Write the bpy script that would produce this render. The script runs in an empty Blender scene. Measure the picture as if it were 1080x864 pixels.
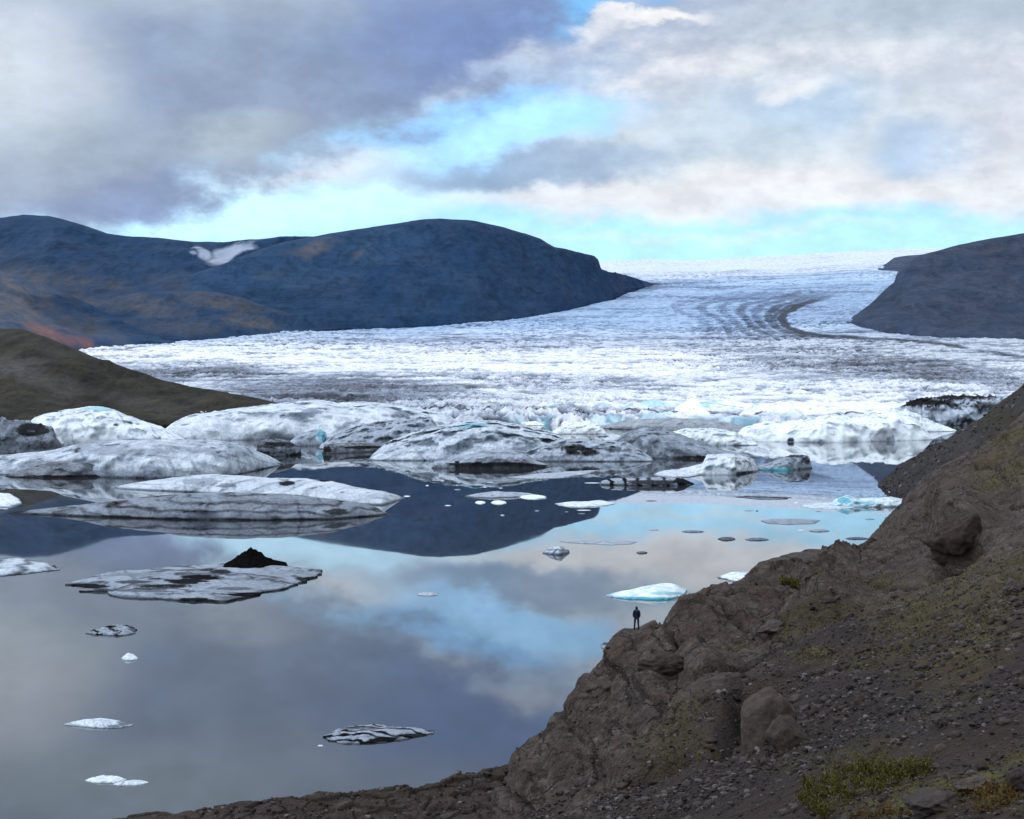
import bpy, bmesh, math, random
import numpy as np
from mathutils import Vector, Matrix

random.seed(4); rng = np.random.default_rng(11)
scene = bpy.context.scene
COL = scene.collection
F, CX, HY, CAMZ = 1500.0, 540.0, 398.0, 45.0     # focal length, centre and horizon measured on the 1080 px photograph; eye height (m)

# ------------------------------------------------------------------ helpers
def P(px, py, d):
    px, py, d = np.broadcast_arrays(np.asarray(px, float), np.asarray(py, float), np.asarray(d, float))
    return np.stack([(px-CX)/F*d, d, CAMZ-(py-HY)/F*d], -1)
def wd(py): return CAMZ*F/(np.asarray(py, float)-HY)        # distance of a point on the water at that height in the photo
def pix(v):
    return CX+F*v[..., 0]/v[..., 1], HY+F*(CAMZ-v[..., 2])/v[..., 1]
def sst(a, b, x):
    t = np.clip((x-a)/(b-a), 0, 1); return t*t*(3-2*t)

_pm = np.random.default_rng(5).permutation(256); _pm = np.concatenate([_pm, _pm, _pm])
_G = np.array([[1,1,0],[-1,1,0],[1,-1,0],[-1,-1,0],[1,0,1],[-1,0,1],[1,0,-1],[-1,0,-1],[0,1,1],[0,-1,1],[0,1,-1],[0,-1,-1],[1,1,0],[0,-1,1],[-1,1,0],[0,-1,-1]], np.float32)
def perlin(p):
    p = np.asarray(p, float); sh = p.shape[:-1]; p = p.reshape(-1, 3); out = np.empty(len(p), np.float32)
    for a in range(0, len(p), 200000):
        q = p[a:a+200000]; i = np.floor(q).astype(np.int64); f = (q-i).astype(np.float32); i &= 255
        u = f*f*f*(f*(f*6-15)+10); r = 0
        for dx in (0, 1):
            for dy in (0, 1):
                for dz in (0, 1):
                    h = _pm[_pm[_pm[(i[:,0]+dx) & 255]+((i[:,1]+dy) & 255)]+((i[:,2]+dz) & 255)] & 15
                    g = _G[h]
                    w = (u[:,0] if dx else 1-u[:,0])*(u[:,1] if dy else 1-u[:,1])*(u[:,2] if dz else 1-u[:,2])
                    r = r + w*(g[:,0]*(f[:,0]-dx)+g[:,1]*(f[:,1]-dy)+g[:,2]*(f[:,2]-dz))
        out[a:a+200000] = r
    return out.reshape(sh)
def fbm(p, o=4, lac=2.03, g=.5, off=0.0):
    p = np.asarray(p, float)+off; r = 0; a = 1; n = 0
    for k in range(o):
        r = r+a*perlin(p); n += a; a *= g; p = p*lac+7.3
    return r/n*1.6
def ridged(p, o=4, lac=2.1, g=.5, off=0.0):
    p = np.asarray(p, float)+off; r = 0; a = 1; n = 0
    for k in range(o):
        r = r+a*(1-np.abs(perlin(p))*2.2); n += a; a *= g; p = p*lac+3.7
    return r/n
def worley(p, seed=0):
    p = np.asarray(p, float); sh = p.shape[:-1]; p = p.reshape(-1, 3)
    i = np.floor(p).astype(np.int64); f1 = np.full(len(p), 9.); f2 = np.full(len(p), 9.); cid = np.zeros(len(p))
    R = np.random.default_rng(seed).random((256, 3))
    for dx in (-1, 0, 1):
        for dy in (-1, 0, 1):
            for dz in (-1, 0, 1):
                c = i+np.array([dx, dy, dz])
                h = _pm[_pm[_pm[c[:,0] & 255]+(c[:,1] & 255)]+(c[:,2] & 255)]
                dd = np.sqrt((((c+R[h])-p)**2).sum(1))
                n = dd < f1; f2 = np.where(n, f1, np.minimum(f2, dd)); cid = np.where(n, h/255., cid); f1 = np.where(n, dd, f1)
    return f1.reshape(sh), f2.reshape(sh), cid.reshape(sh)

def mesh_obj(name, V, faces, mat, parent=None, attrs=None, smooth=True, origin=None):
    """V (n,3); faces (m,k) int array; linked as one object whose origin sits at `origin`"""
    V = np.asarray(V, np.float32).reshape(-1, 3); faces = np.asarray(faces, np.int32)
    if origin is not None: V = V-np.asarray(origin, np.float32)
    me = bpy.data.meshes.new(name); k = faces.shape[1]; m = len(faces)
    me.vertices.add(len(V)); me.vertices.foreach_set('co', V.ravel())
    me.loops.add(m*k); me.loops.foreach_set('vertex_index', faces.ravel())
    me.polygons.add(m); me.polygons.foreach_set('loop_start', np.arange(0, m*k, k, dtype=np.int32))
    me.update(calc_edges=True); me.validate()
    me.polygons.foreach_set('use_smooth', np.full(len(me.polygons), smooth))
    for kx, v in (attrs or {}).items():
        at = me.attributes.new(kx, 'FLOAT', 'POINT'); at.data.foreach_set('value', np.asarray(v, np.float32).ravel())
    me.materials.append(mat)
    o = bpy.data.objects.new(name, me); COL.objects.link(o)
    if origin is not None: o.location = [float(c) for c in origin]
    if parent: o.parent = parent
    return o
def grid_faces(nr, nc):
    i = np.arange(nr*nc).reshape(nr, nc)
    return np.stack([i[:-1,:-1], i[:-1,1:], i[1:,1:], i[1:,:-1]], -1).reshape(-1, 4)
def grid_normals(g):
    du = np.gradient(g, axis=1); dv = np.gradient(g, axis=0)
    n = np.cross(du, dv); n /= np.linalg.norm(n, axis=-1, keepdims=True)+1e-12
    return np.where(n[..., 2:3] < 0, -n, n) if n[..., 2].mean() < 0 else n
def catmull(K, seg_rows):
    """K: list of (nc,3) knot rows -> dense rows along the Catmull-Rom curve through them"""
    K = np.asarray(K); n = len(K); rows = []
    for s in range(n-1):
        p0, p1, p2, p3 = K[max(s-1, 0)], K[s], K[s+1], K[min(s+2, n-1)]
        m = seg_rows[s]
        for t in np.arange(m)/m:
            rows.append(.5*((2*p1)+(-p0+p2)*t+(2*p0-5*p1+4*p2-p3)*t*t+(-p0+3*p1-3*p2+p3)*t**3))
    rows.append(K[-1]); return np.array(rows)
def lerp_poly(pts, x):
    pts = np.asarray(pts, float); return np.interp(x, pts[:,0], pts[:,1])
def smooth1(a, k):
    ker = np.hanning(k+2)[1:-1]; ker /= ker.sum()
    return np.convolve(np.pad(a, (k//2, k-1-k//2), 'edge'), ker, 'valid')
def tag(o, label, cat, group=None, kind=None):
    o['label'] = label; o['category'] = cat
    if group: o['group'] = group
    if kind: o['kind'] = kind
    return o

# ------------------------------------------------------------------ materials
class NT:
    def __init__(s, name):
        s.m = bpy.data.materials.new(name); s.m.use_nodes = True; s.t = s.m.node_tree; s.n = s.t.nodes
        s.b = s.n['Principled BSDF']
    def node(s, ty, **kw):
        x = s.n.new(ty)
        for k, v in kw.items(): setattr(x, k, v)
        return x
    def link(s, a, b): s.t.links.new(a, b)
    def put(s, sock, v):
        if hasattr(v, 'is_linked') or hasattr(v, 'links'): s.link(v, sock)
        else: sock.default_value = v
    def attr(s, nm): return s.node('ShaderNodeAttribute', attribute_name=nm).outputs['Fac']
    def pos(s): return s.node('ShaderNodeNewGeometry').outputs['Position']
    def math(s, op, a, b=0.0, c=0.0, clamp=False):
        x = s.node('ShaderNodeMath', operation=op, use_clamp=clamp); s.put(x.inputs[0], a); s.put(x.inputs[1], b); s.put(x.inputs[2], c); return x.outputs[0]
    def noise(s, scale, detail=5, rough=.55, vec=None, dist=0.0):
        x = s.node('ShaderNodeTexNoise'); x.inputs['Scale'].default_value = scale; x.inputs['Detail'].default_value = detail
        x.inputs['Roughness'].default_value = rough; x.inputs['Distortion'].default_value = dist
        s.link(vec if vec is not None else s.pos(), x.inputs['Vector']); return x.outputs['Fac']
    def voro(s, scale, feature='F1', vec=None, out='Distance'):
        x = s.node('ShaderNodeTexVoronoi', feature=feature); x.inputs['Scale'].default_value = scale
        s.link(vec if vec is not None else s.pos(), x.inputs['Vector']); return x.outputs[out]
    def mapr(s, v, a, b, c=0.0, d=1.0, smooth=False):
        x = s.node('ShaderNodeMapRange'); x.interpolation_type = 'SMOOTHSTEP' if smooth else 'LINEAR'
        s.put(x.inputs['Value'], v)
        for k, q in zip(('From Min', 'From Max', 'To Min', 'To Max'), (a, b, c, d)): s.put(x.inputs[k], q)
        return x.outputs[0]
    def mix(s, f, a, b, mode='MIX'):
        x = s.node('ShaderNodeMix', data_type='RGBA', blend_type=mode)
        s.put(x.inputs[0], f); s.put(x.inputs[6], a if hasattr(a, 'links') else (*a, 1)); s.put(x.inputs[7], b if hasattr(b, 'links') else (*b, 1)); return x.outputs[2]
    def ramp(s, v, stops):
        x = s.node('ShaderNodeValToRGB'); e = x.color_ramp.elements
        for k, (pos, c) in enumerate(stops):
            el = e[k] if k < 2 else e.new(pos)
            el.position = pos; el.color = (*c, 1)
        s.link(v, x.inputs[0]); return x.outputs[0]
    def scale(s, sx, sy, sz):
        x = s.node('ShaderNodeVectorMath', operation='MULTIPLY'); s.link(s.pos(), x.inputs[0]); x.inputs[1].default_value = (sx, sy, sz); return x.outputs[0]
    def bump(s, h, dist, strength=1.0):
        x = s.node('ShaderNodeBump'); s.link(h, x.inputs['Height']); x.inputs['Distance'].default_value = dist; x.inputs['Strength'].default_value = strength
        s.link(x.outputs[0], s.b.inputs['Normal'])
    def done(s, col, rough=.8, spec=.3):
        s.put(s.b.inputs['Base Color'], col); s.put(s.b.inputs['Roughness'], rough); s.put(s.b.inputs['Specular IOR Level'], spec); return s.m

def ice_material(name, fs, bumpd):
    """clean ice -> grey, ash-dusted ice -> black ash or waterline shade by the 'dirt' attribute; 'blue' shows dense blue ice"""
    n = NT(name); d = n.attr('dirt_and_shade')
    n1 = n.noise(fs, 6, .65); n2 = n.noise(fs*5, 4, .6)
    d = n.math('ADD', d, n.mapr(n1, .3, .7, -.06, .08)); d = n.math('ADD', d, n.mapr(n2, .3, .7, -.07, .07), clamp=True)
    c = n.ramp(d, [(0, (.88,.93,.96)), (.14, (.80,.865,.91)), (.35, (.35,.405,.475)), (.55, (.155,.175,.21)), (.78, (.034,.035,.038)), (1, (.008,.008,.009))])
    c = n.mix(n.attr('blue'), c, (.11,.43,.53), 'MIX')
    c = n.mix(n.attr('warm'), c, (.80,.72,.60), 'MULTIPLY')
    r = n.node('ShaderNodeTexNoise', noise_type='RIDGED_MULTIFRACTAL'); r.inputs['Scale'].default_value = fs*1.6; r.inputs['Detail'].default_value = 6; r.inputs['Roughness'].default_value = .6; n.link(n.scale(1, .5, 2.2), r.inputs['Vector'])
    cr = r.outputs['Fac']; c = n.mix(n.math('MULTIPLY', n.mapr(cr, 1.5, 2.3, 0, .4), n.mapr(d, .2, .5, 1, 0)), c, (.34, .42, .50))
    n.bump(n.math('ADD', n.math('MULTIPLY', n1, .5), n.math('ADD', n.math('MULTIPLY', n2, .4), n.math('MULTIPLY', cr, -.22))), bumpd, .8)
    return n.done(c, .6, n.mapr(d, .2, .6, .25, .0))
M_ICE = ice_material('glacier_ice', .9, .5)
M_ICEFAR = ice_material('packed_ice', .16, 1.1)

def glacier_material():
    n = NT('glacier_surface'); d = n.attr('dirt_and_shade')
    n1 = n.noise(.045, 7, .68, vec=n.scale(1, .55, 1)); n2 = n.noise(.25, 4, .6)
    d = n.math('ADD', d, n.mapr(n1, .3, .7, -.2, .22)); d = n.math('ADD', d, n.mapr(n2, .3, .7, -.08, .08), clamp=True)
    c = n.ramp(d, [(0, (.78,.79,.80)), (.22, (.60,.64,.70)), (.45, (.29,.335,.42)), (.75, (.11,.125,.16)), (1, (.03,.035,.048))])
    c = n.mix(n.attr('far_shade_tint'), c, (.60,.78,.98), 'MULTIPLY'); c = n.mix(n.attr('blue'), c, (.22,.50,.60))  # far ice multiplied by blue, standing in for shade and haze
    n.bump(n1, 6, .6)
    return n.done(c, .7, .2)
M_GLAC = glacier_material()

def mountain_material(name, dark, mid, scale):
    """bare basalt and scree far off; 'snow', 'tan' and 'red' attributes bring out patches and the gully mask paints relief shade"""
    n = NT(name); n1 = n.noise(scale*1.6, 10, .68, vec=n.scale(1, .7, 1.4)); n2 = n.noise(scale*9, 6, .65)
    c = n.mix(n.mapr(n1, .35, .68, smooth=True), dark, mid)
    c = n.mix(n.mapr(n2, .25, .75, 0, .4), c, tuple(x*.45 for x in dark))
    c = n.mix(n.math('MULTIPLY', n.math('MULTIPLY', n.attr('gully'), n.mapr(n2, .3, .6, .3, 1)), .6), c, tuple(x*.38 for x in dark))
    st = n.noise(.06, 3, .55, vec=n.scale(.06, .06, 1.0)); c = n.mix(n.math('MULTIPLY', n.mapr(st, .5, .62, 0, .4), n.mapr(n2, .35, .6)), c, tuple(x*.5 for x in dark))
    t = n.math('MULTIPLY', n.attr('tan'), n.mapr(n2, .25, .65))
    c = n.mix(t, c, (.13,.118,.112)); c = n.mix(n.math('MULTIPLY', n.attr('red'), n.mapr(n2, .3, .6, .5, 1)), c, (.19,.098,.092))
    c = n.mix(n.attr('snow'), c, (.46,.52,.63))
    n.bump(n1, .25/scale, .7); return n.done(c, .95, .1)
M_MTN = mountain_material('haze_tinted_basalt', (.018,.058,.132), (.038,.076,.145), .004)  # distance haze put into the rock colour as blue
M_MTNR = mountain_material('haze_tinted_basalt_near', (.050,.076,.130), (.090,.108,.160), .006)  # lighter blue haze mixed into this base colour too
M_HILL = mountain_material('mossy_hill', (0.0315,0.0313,0.0278), (0.0725,0.0639,0.0435), .02)
M_SCREE = None

def hillside_material():
    n = NT('rocky_hillside')
    n1 = n.noise(.35, 9, .62); n2 = n.noise(2.2, 6, .65); n3 = n.noise(9, 4, .6); big = n.noise(.06, 4, .5)
    rock = n.mix(n.mapr(n1, .35, .68, smooth=True), (0.0468,0.0332,0.0272), (0.1261,0.0911,0.0753))
    rock = n.mix(n.mapr(n2, .3, .7, 0, .65), rock, (0.0562,0.0386,0.0310))
    rock = n.mix(n.mapr(big, .45, .65, 0, .5), rock, (0.0936,0.0570,0.0383))
    wv = n.node('ShaderNodeTexNoise'); wv.inputs['Scale'].default_value = .5; wv.inputs['Detail'].default_value = 5; n.link(n.pos(), wv.inputs['Vector'])
    wa = n.node('ShaderNodeVectorMath', operation='MULTIPLY_ADD'); n.link(wv.outputs['Color'], wa.inputs[0]); wa.inputs[1].default_value = (2.2, 2.2, 2.2); n.link(n.scale(.8, .7, 1.15), wa.inputs[2])
    je = n.voro(.42, 'DISTANCE_TO_EDGE', vec=wa.outputs[0]); jf = n.voro(1.5, 'DISTANCE_TO_EDGE', vec=wa.outputs[0])
    jk = n.math('MAXIMUM', n.math('MULTIPLY', n.mapr(je, .0, .045, 1, 0), n.mapr(n1, .38, .55)), n.math('MULTIPLY', n.mapr(jf, 0, .05, .7, 0), n.mapr(n1, .52, .64)))
    rock = n.mix(n.mapr(n.noise(.8, 8, .7), .5, .64, 0, .6), rock, (.150,.138,.126))
    rock = n.mix(n.math('MULTIPLY', jk, .8), rock, (.012,.010,.009))
    v = n.voro(3.2, 'F1', out='Color'); v2 = n.voro(8, 'F1', out='Color')
    vs = n.node('ShaderNodeSeparateColor'); n.link(v, vs.inputs[0]); vt = n.node('ShaderNodeSeparateColor'); n.link(v2, vt.inputs[0])
    sc = n.mix(vt.outputs[0], (0.0132,0.0081,0.0062), (0.0314,0.0195,0.0145))
    sc = n.mix(n.math('MULTIPLY', n.mapr(vs.outputs[0], .8, .95, 0, .45), n.mapr(n3, .4, .6)), sc, (0.0660,0.0441,0.0356))
    sc = n.mix(n.mapr(big, .42, .66, 0, .6), sc, (0.0263,0.0132,0.0081))
    c = n.mix(n.math('ADD', n.attr('scree'), n.mapr(n2, .3, .7, -.25, .25), clamp=True), rock, sc)
    mo = n.mix(n.mapr(n2, .3, .7), (0.0325,0.0312,0.0088), (0.1225,0.1063,0.0225))
    mo = n.mix(n.mapr(n1, .45, .7), mo, (0.1063,0.0575,0.0213))
    c = n.mix(n.math('MULTIPLY', n.attr('scree'), n.mapr(big, .40, .62, 0, .55)), c, (.040,.024,.014))
    mk = n.math('MULTIPLY', n.attr('moss'), n.mapr(n2, .36, .58, smooth=True), clamp=True)
    c = n.mix(mk, c, mo)
    c = n.mix(n.attr('crack_hollow_shade'), c, (0.0054,0.0038,0.0032))
    h = n.math('ADD', n.math('MULTIPLY', n2, .8), n.math('ADD', n.math('MULTIPLY', n3, .3), n.math('ADD', n.math('MULTIPLY', n.voro(5), -.4), n.math('MULTIPLY', jk, -.5))))
    n.bump(h, .5, 1.0)
    return n.done(c, .85, .25)
M_ROCKY = hillside_material()
def stone_material(name, a, b):
    n = NT(name); oi = n.node('ShaderNodeObjectInfo')
    n1 = n.noise(3, 6, .65); n2 = n.noise(14, 4, .6)
    c = n.mix(n.mapr(n1, .35, .65), a, b)
    c = n.mix(n.mapr(n2, .3, .7, 0, .45), c, tuple(x*.4 for x in a))
    k = n.node('ShaderNodeHueSaturation'); n.link(c, k.inputs['Color']); n.link(n.mapr(oi.outputs['Random'], 0, 1, .6, 1.35), k.inputs['Value'])
    n.bump(n.math('ADD', n1, n.math('MULTIPLY', n2, .3)), .12, .8); return n.done(k.outputs[0], .85, .25)
M_STONE = stone_material('grey_stone', (0.0470,0.0364,0.0320), (0.0856,0.0677,0.0605))
M_STONED = stone_material('brown_stone', (0.0249,0.0159,0.0119), (0.0552,0.0361,0.0272))
M_GRAVEL = stone_material('dark_gravel', (0.0165,0.0111,0.0089), (0.0552,0.0395,0.0324))

def water_material():
    n = NT('lake_water')
    n1 = n.noise(.02, 3, .5); n2 = n.noise(.5, 3, .5, vec=n.scale(.5, 1, 1)); n3 = n.noise(.006, 4, .55, vec=n.scale(.4, 1.6, 1))
    c = n.mix(n1, (.030,.036,.043), (.038,.044,.052))
    n.bump(n2, .004, .12)
    n.b.inputs['IOR'].default_value = 1.95
    return n.done(c, n.mapr(n3, .45, .65, .004, .03), .5)
M_WATER = water_material()
def flat_material(name, a, b, scale=20, rough=.8, spec=.2):
    n = NT(name); return n.done(n.mix(n.mapr(n.noise(scale, 4, .6), .35, .65), a, b), rough, spec)

# ------------------------------------------------------------------ sky, sun
SUN_AZ, SUN_EL = math.radians(118), math.radians(27)      # clockwise from the view direction (+Y)
SD = np.array([math.cos(SUN_EL)*math.sin(SUN_AZ), math.cos(SUN_EL)*math.cos(SUN_AZ), math.sin(SUN_EL)])
def build_world():
    w = bpy.data.worlds.new('World'); scene.world = w; w.use_nodes = True; t = w.node_tree; N = t.nodes; L = t.links.new
    for x in list(N): N.remove(x)
    out = N.new('ShaderNodeOutputWorld'); bg = N.new('ShaderNodeBackground'); bg.inputs['Strength'].default_value = .1; L(bg.outputs[0], out.inputs[0])
    sky = N.new('ShaderNodeTexSky'); sky.sky_type = 'NISHITA'; sky.sun_disc = False
    sky.sun_elevation = SUN_EL; sky.sun_rotation = SUN_AZ; sky.air_density = 1.2; sky.dust_density = .6; sky.ozone_density = 2.5
    def put(s, v):
        if hasattr(v, 'links'): L(v, s)
        else: s.default_value = v
    def m(op, a, b=0.0, c=0.0):
        x = N.new('ShaderNodeMath'); x.operation = op
        put(x.inputs[0], a); put(x.inputs[1], b); put(x.inputs[2], c); return x.outputs[0]
    def mr(v, a, b, c=0.0, d=1.0):
        x = N.new('ShaderNodeMapRange'); x.interpolation_type = 'SMOOTHSTEP'; put(x.inputs[0], v)
        for k, q in enumerate((a, b, c, d)): put(x.inputs[k+1], q)
        return x.outputs[0]
    def mix(f, a, b, mode='MIX'):
        x = N.new('ShaderNodeMix'); x.data_type = 'RGBA'; x.blend_type = mode
        put(x.inputs[0], f); put(x.inputs[6], a if hasattr(a, 'links') else (*a, 1)); put(x.inputs[7], b if hasattr(b, 'links') else (*b, 1)); return x.outputs[2]
    def vec(x, y, z=0.0):
        c = N.new('ShaderNodeCombineXYZ'); put(c.inputs[0], x); put(c.inputs[1], y); put(c.inputs[2], z); return c.outputs[0]
    def noise(v, sc, det, rough=.55, dist=0.0):
        x = N.new('ShaderNodeTexNoise'); L(v, x.inputs['Vector']); x.inputs['Scale'].default_value = sc; x.inputs['Detail'].default_value = det
        x.inputs['Roughness'].default_value = rough; x.inputs['Distortion'].default_value = dist; return x
    tc = N.new('ShaderNodeTexCoord'); sp = N.new('ShaderNodeSeparateXYZ'); L(tc.outputs['Generated'], sp.inputs[0])
    az = m('ARCTAN2', sp.outputs[0], sp.outputs[1]); el = m('ARCSINE', sp.outputs[2])
    S = 15.0                                           # 1 unit = 1/15 rad = 100 px of the photograph
    U = m('MULTIPLY', az, S); Vv = m('MULTIPLY', el, S)
    uv = vec(U, m('MULTIPLY', Vv, 1.7))
    nw = noise(uv, .85, 8, .6); nd = noise(uv, 1.7, 8, .58); nb = noise(uv, .5, 3, .5)
    def warp(A):
        x = N.new('ShaderNodeVectorMath'); x.operation = 'MULTIPLY_ADD'; L(nw.outputs['Color'], x.inputs[0]); x.inputs[1].default_value = (A, A*.55, 0)
        y = N.new('ShaderNodeVectorMath'); y.operation = 'SUBTRACT'; L(vec(U, Vv), y.inputs[0]); y.inputs[1].default_value = (A*.5, A*.275, 0)
        L(y.outputs[0], x.inputs[2]); return x.outputs[0]
    wv = warp(1.5)
    fine = m('SUBTRACT', nd.outputs['Fac'], .5)
    k = 10.0
    def lin(c): return tuple((((x/255.+.055)/1.055)**2.4)*k for x in c)
    # clear air: the Nishita sky, paling to a milky cyan near the horizon
    base = mix(.35, sky.outputs[0], (1.75, 4.4, 8.6))
    base = mix(mr(Vv, .6, 4.2, 1, 0), base, (5.0, 9.6, 13.4))
    base = mix(mr(Vv, .3, 2.2, .9, 0), base, (6.9, 11.2, 14.2))
    # thin high cover for the whole dome
    cov = mr(m('ADD', noise(uv, .35, 6, .6).outputs['Fac'], m('MULTIPLY', mr(Vv, 2.5, 6), .22)), .47, .66)
    base = mix(m('MULTIPLY', cov, mr(Vv, 3.2, 4.6, 0, .92)), base, mix(mr(nb.outputs['Fac'], .35, .65), lin((200, 212, 232)), lin((246, 249, 253))))
    back = mr(m('ABSOLUTE', U), 7, 12)
    base = mix(m('MULTIPLY', back, .75), base, lin((228, 237, 250)))
    gain = m('MULTIPLY', mr(Vv, 4.6, 7.5, 1, 1.4), m('MULTIPLY', mr(U, -6.5, -11, 1, 1.65), mr(U, 6.5, 11, 1, .75)))       # added gain on unseen sky: fill from overhead and left, dimmer right
    gm = N.new('ShaderNodeVectorMath'); gm.operation = 'SCALE'; L(base, gm.inputs[0]); L(gain, gm.inputs['Scale'])
    col = gm.outputs[0]
    def cool(c):
        if max(c)-min(c) > 48 or c[0] > 226: return c
        a, b, e = (5, 17, 18) if c[0] < 200 else (4, 8, 11)
        return (c[0]+a, c[1]+b, c[2]+e)
    def blob(c, x, y, rx, ry, color, op=1.0, soft=.35, rot=0, rag=.55):
        nonlocal col
        a = math.atan((x-CX)/F); e = math.atan((HY-y)/F*math.cos(a))
        mp = N.new('ShaderNodeMapping'); mp.vector_type = 'TEXTURE'; L(wv, mp.inputs[0])
        mp.inputs['Location'].default_value = (a*S, e*S, 0); mp.inputs['Rotation'].default_value = (0, 0, math.radians(rot)); mp.inputs['Scale'].default_value = (rx/100, ry/100, 1)
        ln = N.new('ShaderNodeVectorMath'); ln.operation = 'LENGTH'; L(mp.outputs[0], ln.inputs[0])
        d = m('ADD', ln.outputs['Value'], m('MULTIPLY', fine, rag))
        col = mix(mr(d, 1-soft, 1+soft, op, 0.0), col, color if hasattr(color, 'links') else (color if max(color) < 20 else lin(cool(color))))
    B = blob
    gr = mix(mr(nb.outputs['Fac'], .35, .65), lin((148, 166, 197)), lin((172, 186, 208)))
    rt = mix(mr(m('ADD', m('MULTIPLY', nd.outputs['Fac'], .5), m('MULTIPLY', nb.outputs['Fac'], .5)), .4, .6), lin((206, 214, 230)), lin((234, 237, 243)))
    # pale thin bands low in the sky
    B(0, 900, 200, 420, 24, (243, 244, 248), .9, .5)
    B(0, 350, 186, 130, 30, (236, 239, 246), .85, .7, 8)
    B(0, 640, 200, 200, 16, (228, 234, 244), .7, .6)
    B(0, 760, 246, 200, 5, (236, 246, 250), .35, .8)
    # the broad right-hand deck
    B(0, 900, 50, 430, 140, rt, 1, .25)
    B(0, 690, 100, 230, 88, rt, .95, .35)
    B(0, 800, 164, 300, 40, (241, 243, 247), .85, .6)
    B(0, 560, 75, 90, 40, (174, 188, 219), .9, .6)
    B(0, 600, 0, 240, 40, (150, 168, 208), .8, .6)
    B(0, 1000, 6, 260, 36, (176, 182, 198), .85, .7)
    B(0, 920, 108, 190, 34, (198, 203, 216), .65, .8)
    B(0, 780, 130, 150, 26, (190, 198, 216), .7, .8, -4)
    B(0, 700, 160, 150, 20, (196, 203, 218), .65, .7)
    B(0, 975, 158, 52, 24, (172, 190, 220), .9, .6)
    B(0, 850, 100, 75, 22, (180, 196, 224), .7, .7)
    B(0, 850, 84, 34, 9, (242, 244, 248), .85, .8)
    B(0, 812, 92, 16, 7, (240, 243, 248), .7, .8)
    B(0, 1060, 110, 90, 60, (212, 213, 224), .5, .8)
    # blue openings
    B(0, 535, 140, 125, 26, (4.9, 9.2, 14.0), .95, .5, 12)
    B(0, 480, 124, 105, 13, (3.6, 7.6, 13.0), .8, .6, 14)
    B(0, 300, 218, 175, 30, (7.0, 11.0, 14.0), .9, .5, 6)
    B(0, 612, 8, 85, 24, (2.1, 5.8, 10.4), .95, .45, 8)
    B(0, 688, 24, 58, 7, (252, 252, 253), .95, .6, 6)
    B(0, 650, 33, 40, 8, (240, 243, 250), .7, .7, 10)
    B(0, 545, 58, 40, 14, (234, 241, 248), .85, .7, 12)
    # the dark deck on the left
    B(0, 170, 20, 400, 150, gr, 1, .2, 9)
    B(0, 60, 130, 190, 106, gr, 1, .24, 4)
    B(0, 330, 40, 220, 95, (142, 150, 178), .8, .7, 12)
    B(0, 460, 35, 130, 55, (122, 146, 198), .9, .6, 14)
    B(0, 10, 70, 75, 70, (216, 222, 231), .9, .9)
    B(0, 40, 130, 120, 30, (188, 192, 204), .6, .9)
    B(0, 300, 85, 130, 34, (142, 148, 176), .7, .8, 14)
    B(0, 240, 145, 60, 18, (196, 198, 208), .7, .8, 16)
    B(0, 130, 212, 85, 18, (140, 160, 202), .8, .6, 6)
    B(0, 120, 165, 150, 34, (150, 154, 174), .6, .8, 10)
    B(0, 130, -30, 260, 40, (180, 184, 198), .6, .8)
    # streak of dark cloud in front of the pale right deck
    B(0, 545, 176, 130, 16, (148, 164, 196), .95, .6, 4)
    B(0, 640, 166, 90, 15, (172, 182, 206), .75, .7, 4)
    # billows: light and dark puffs through every cloud
    puff = m('ADD', m('MULTIPLY', mr(nd.outputs['Fac'], .3, .72), .18), m('MULTIPLY', mr(noise(uv, 5, 6, .6).outputs['Fac'], .3, .7), .05))
    sc_ = N.new('ShaderNodeVectorMath'); sc_.operation = 'SCALE'; L(col, sc_.inputs[0]); L(m('ADD', puff, .90), sc_.inputs['Scale']); col = sc_.outputs[0]
    L(col, bg.inputs['Color'])
    w.cycles.sampling_method = 'MANUAL'; w.cycles.sample_map_resolution = 512
build_world()
sl = bpy.data.lights.new('sun', 'SUN'); sl.energy = 1.85; sl.angle = math.radians(.53); sl.color = (1, .95, .87)
so = bpy.data.objects.new('sun', sl); COL.objects.link(so); so.rotation_euler = Vector(SD).to_track_quat('Z', 'Y').to_euler(); so.location = (300, -200, 400)

# ------------------------------------------------------------------ camera
cd = bpy.data.cameras.new('camera'); cd.sensor_width = 36; cd.lens = 36*F/1080; cd.shift_y = -(432-HY)/1080; cd.clip_start = .5; cd.clip_end = 60000
co = bpy.data.objects.new('camera', cd); COL.objects.link(co); co.location = (0, 0, CAMZ); co.rotation_euler = (math.radians(90), 0, 0); scene.camera = co

# ------------------------------------------------------------------ lake
def lake():
    xs = np.concatenate([[-16000, -4000], np.linspace(-1500, 1500, 13), [4000, 16000]]); ys = np.array([-600, 0, 100, 200, 400, 800, 1600, 4000, 16000.])
    X, Y = np.meshgrid(xs, ys); V = np.stack([X, Y, X*0], -1)
    o = mesh_obj('lake', V, grid_faces(len(ys), len(xs)), M_WATER); tag(o, 'still grey meltwater lake mirroring the cloudy sky', 'lake', kind='structure')
lake()

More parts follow.
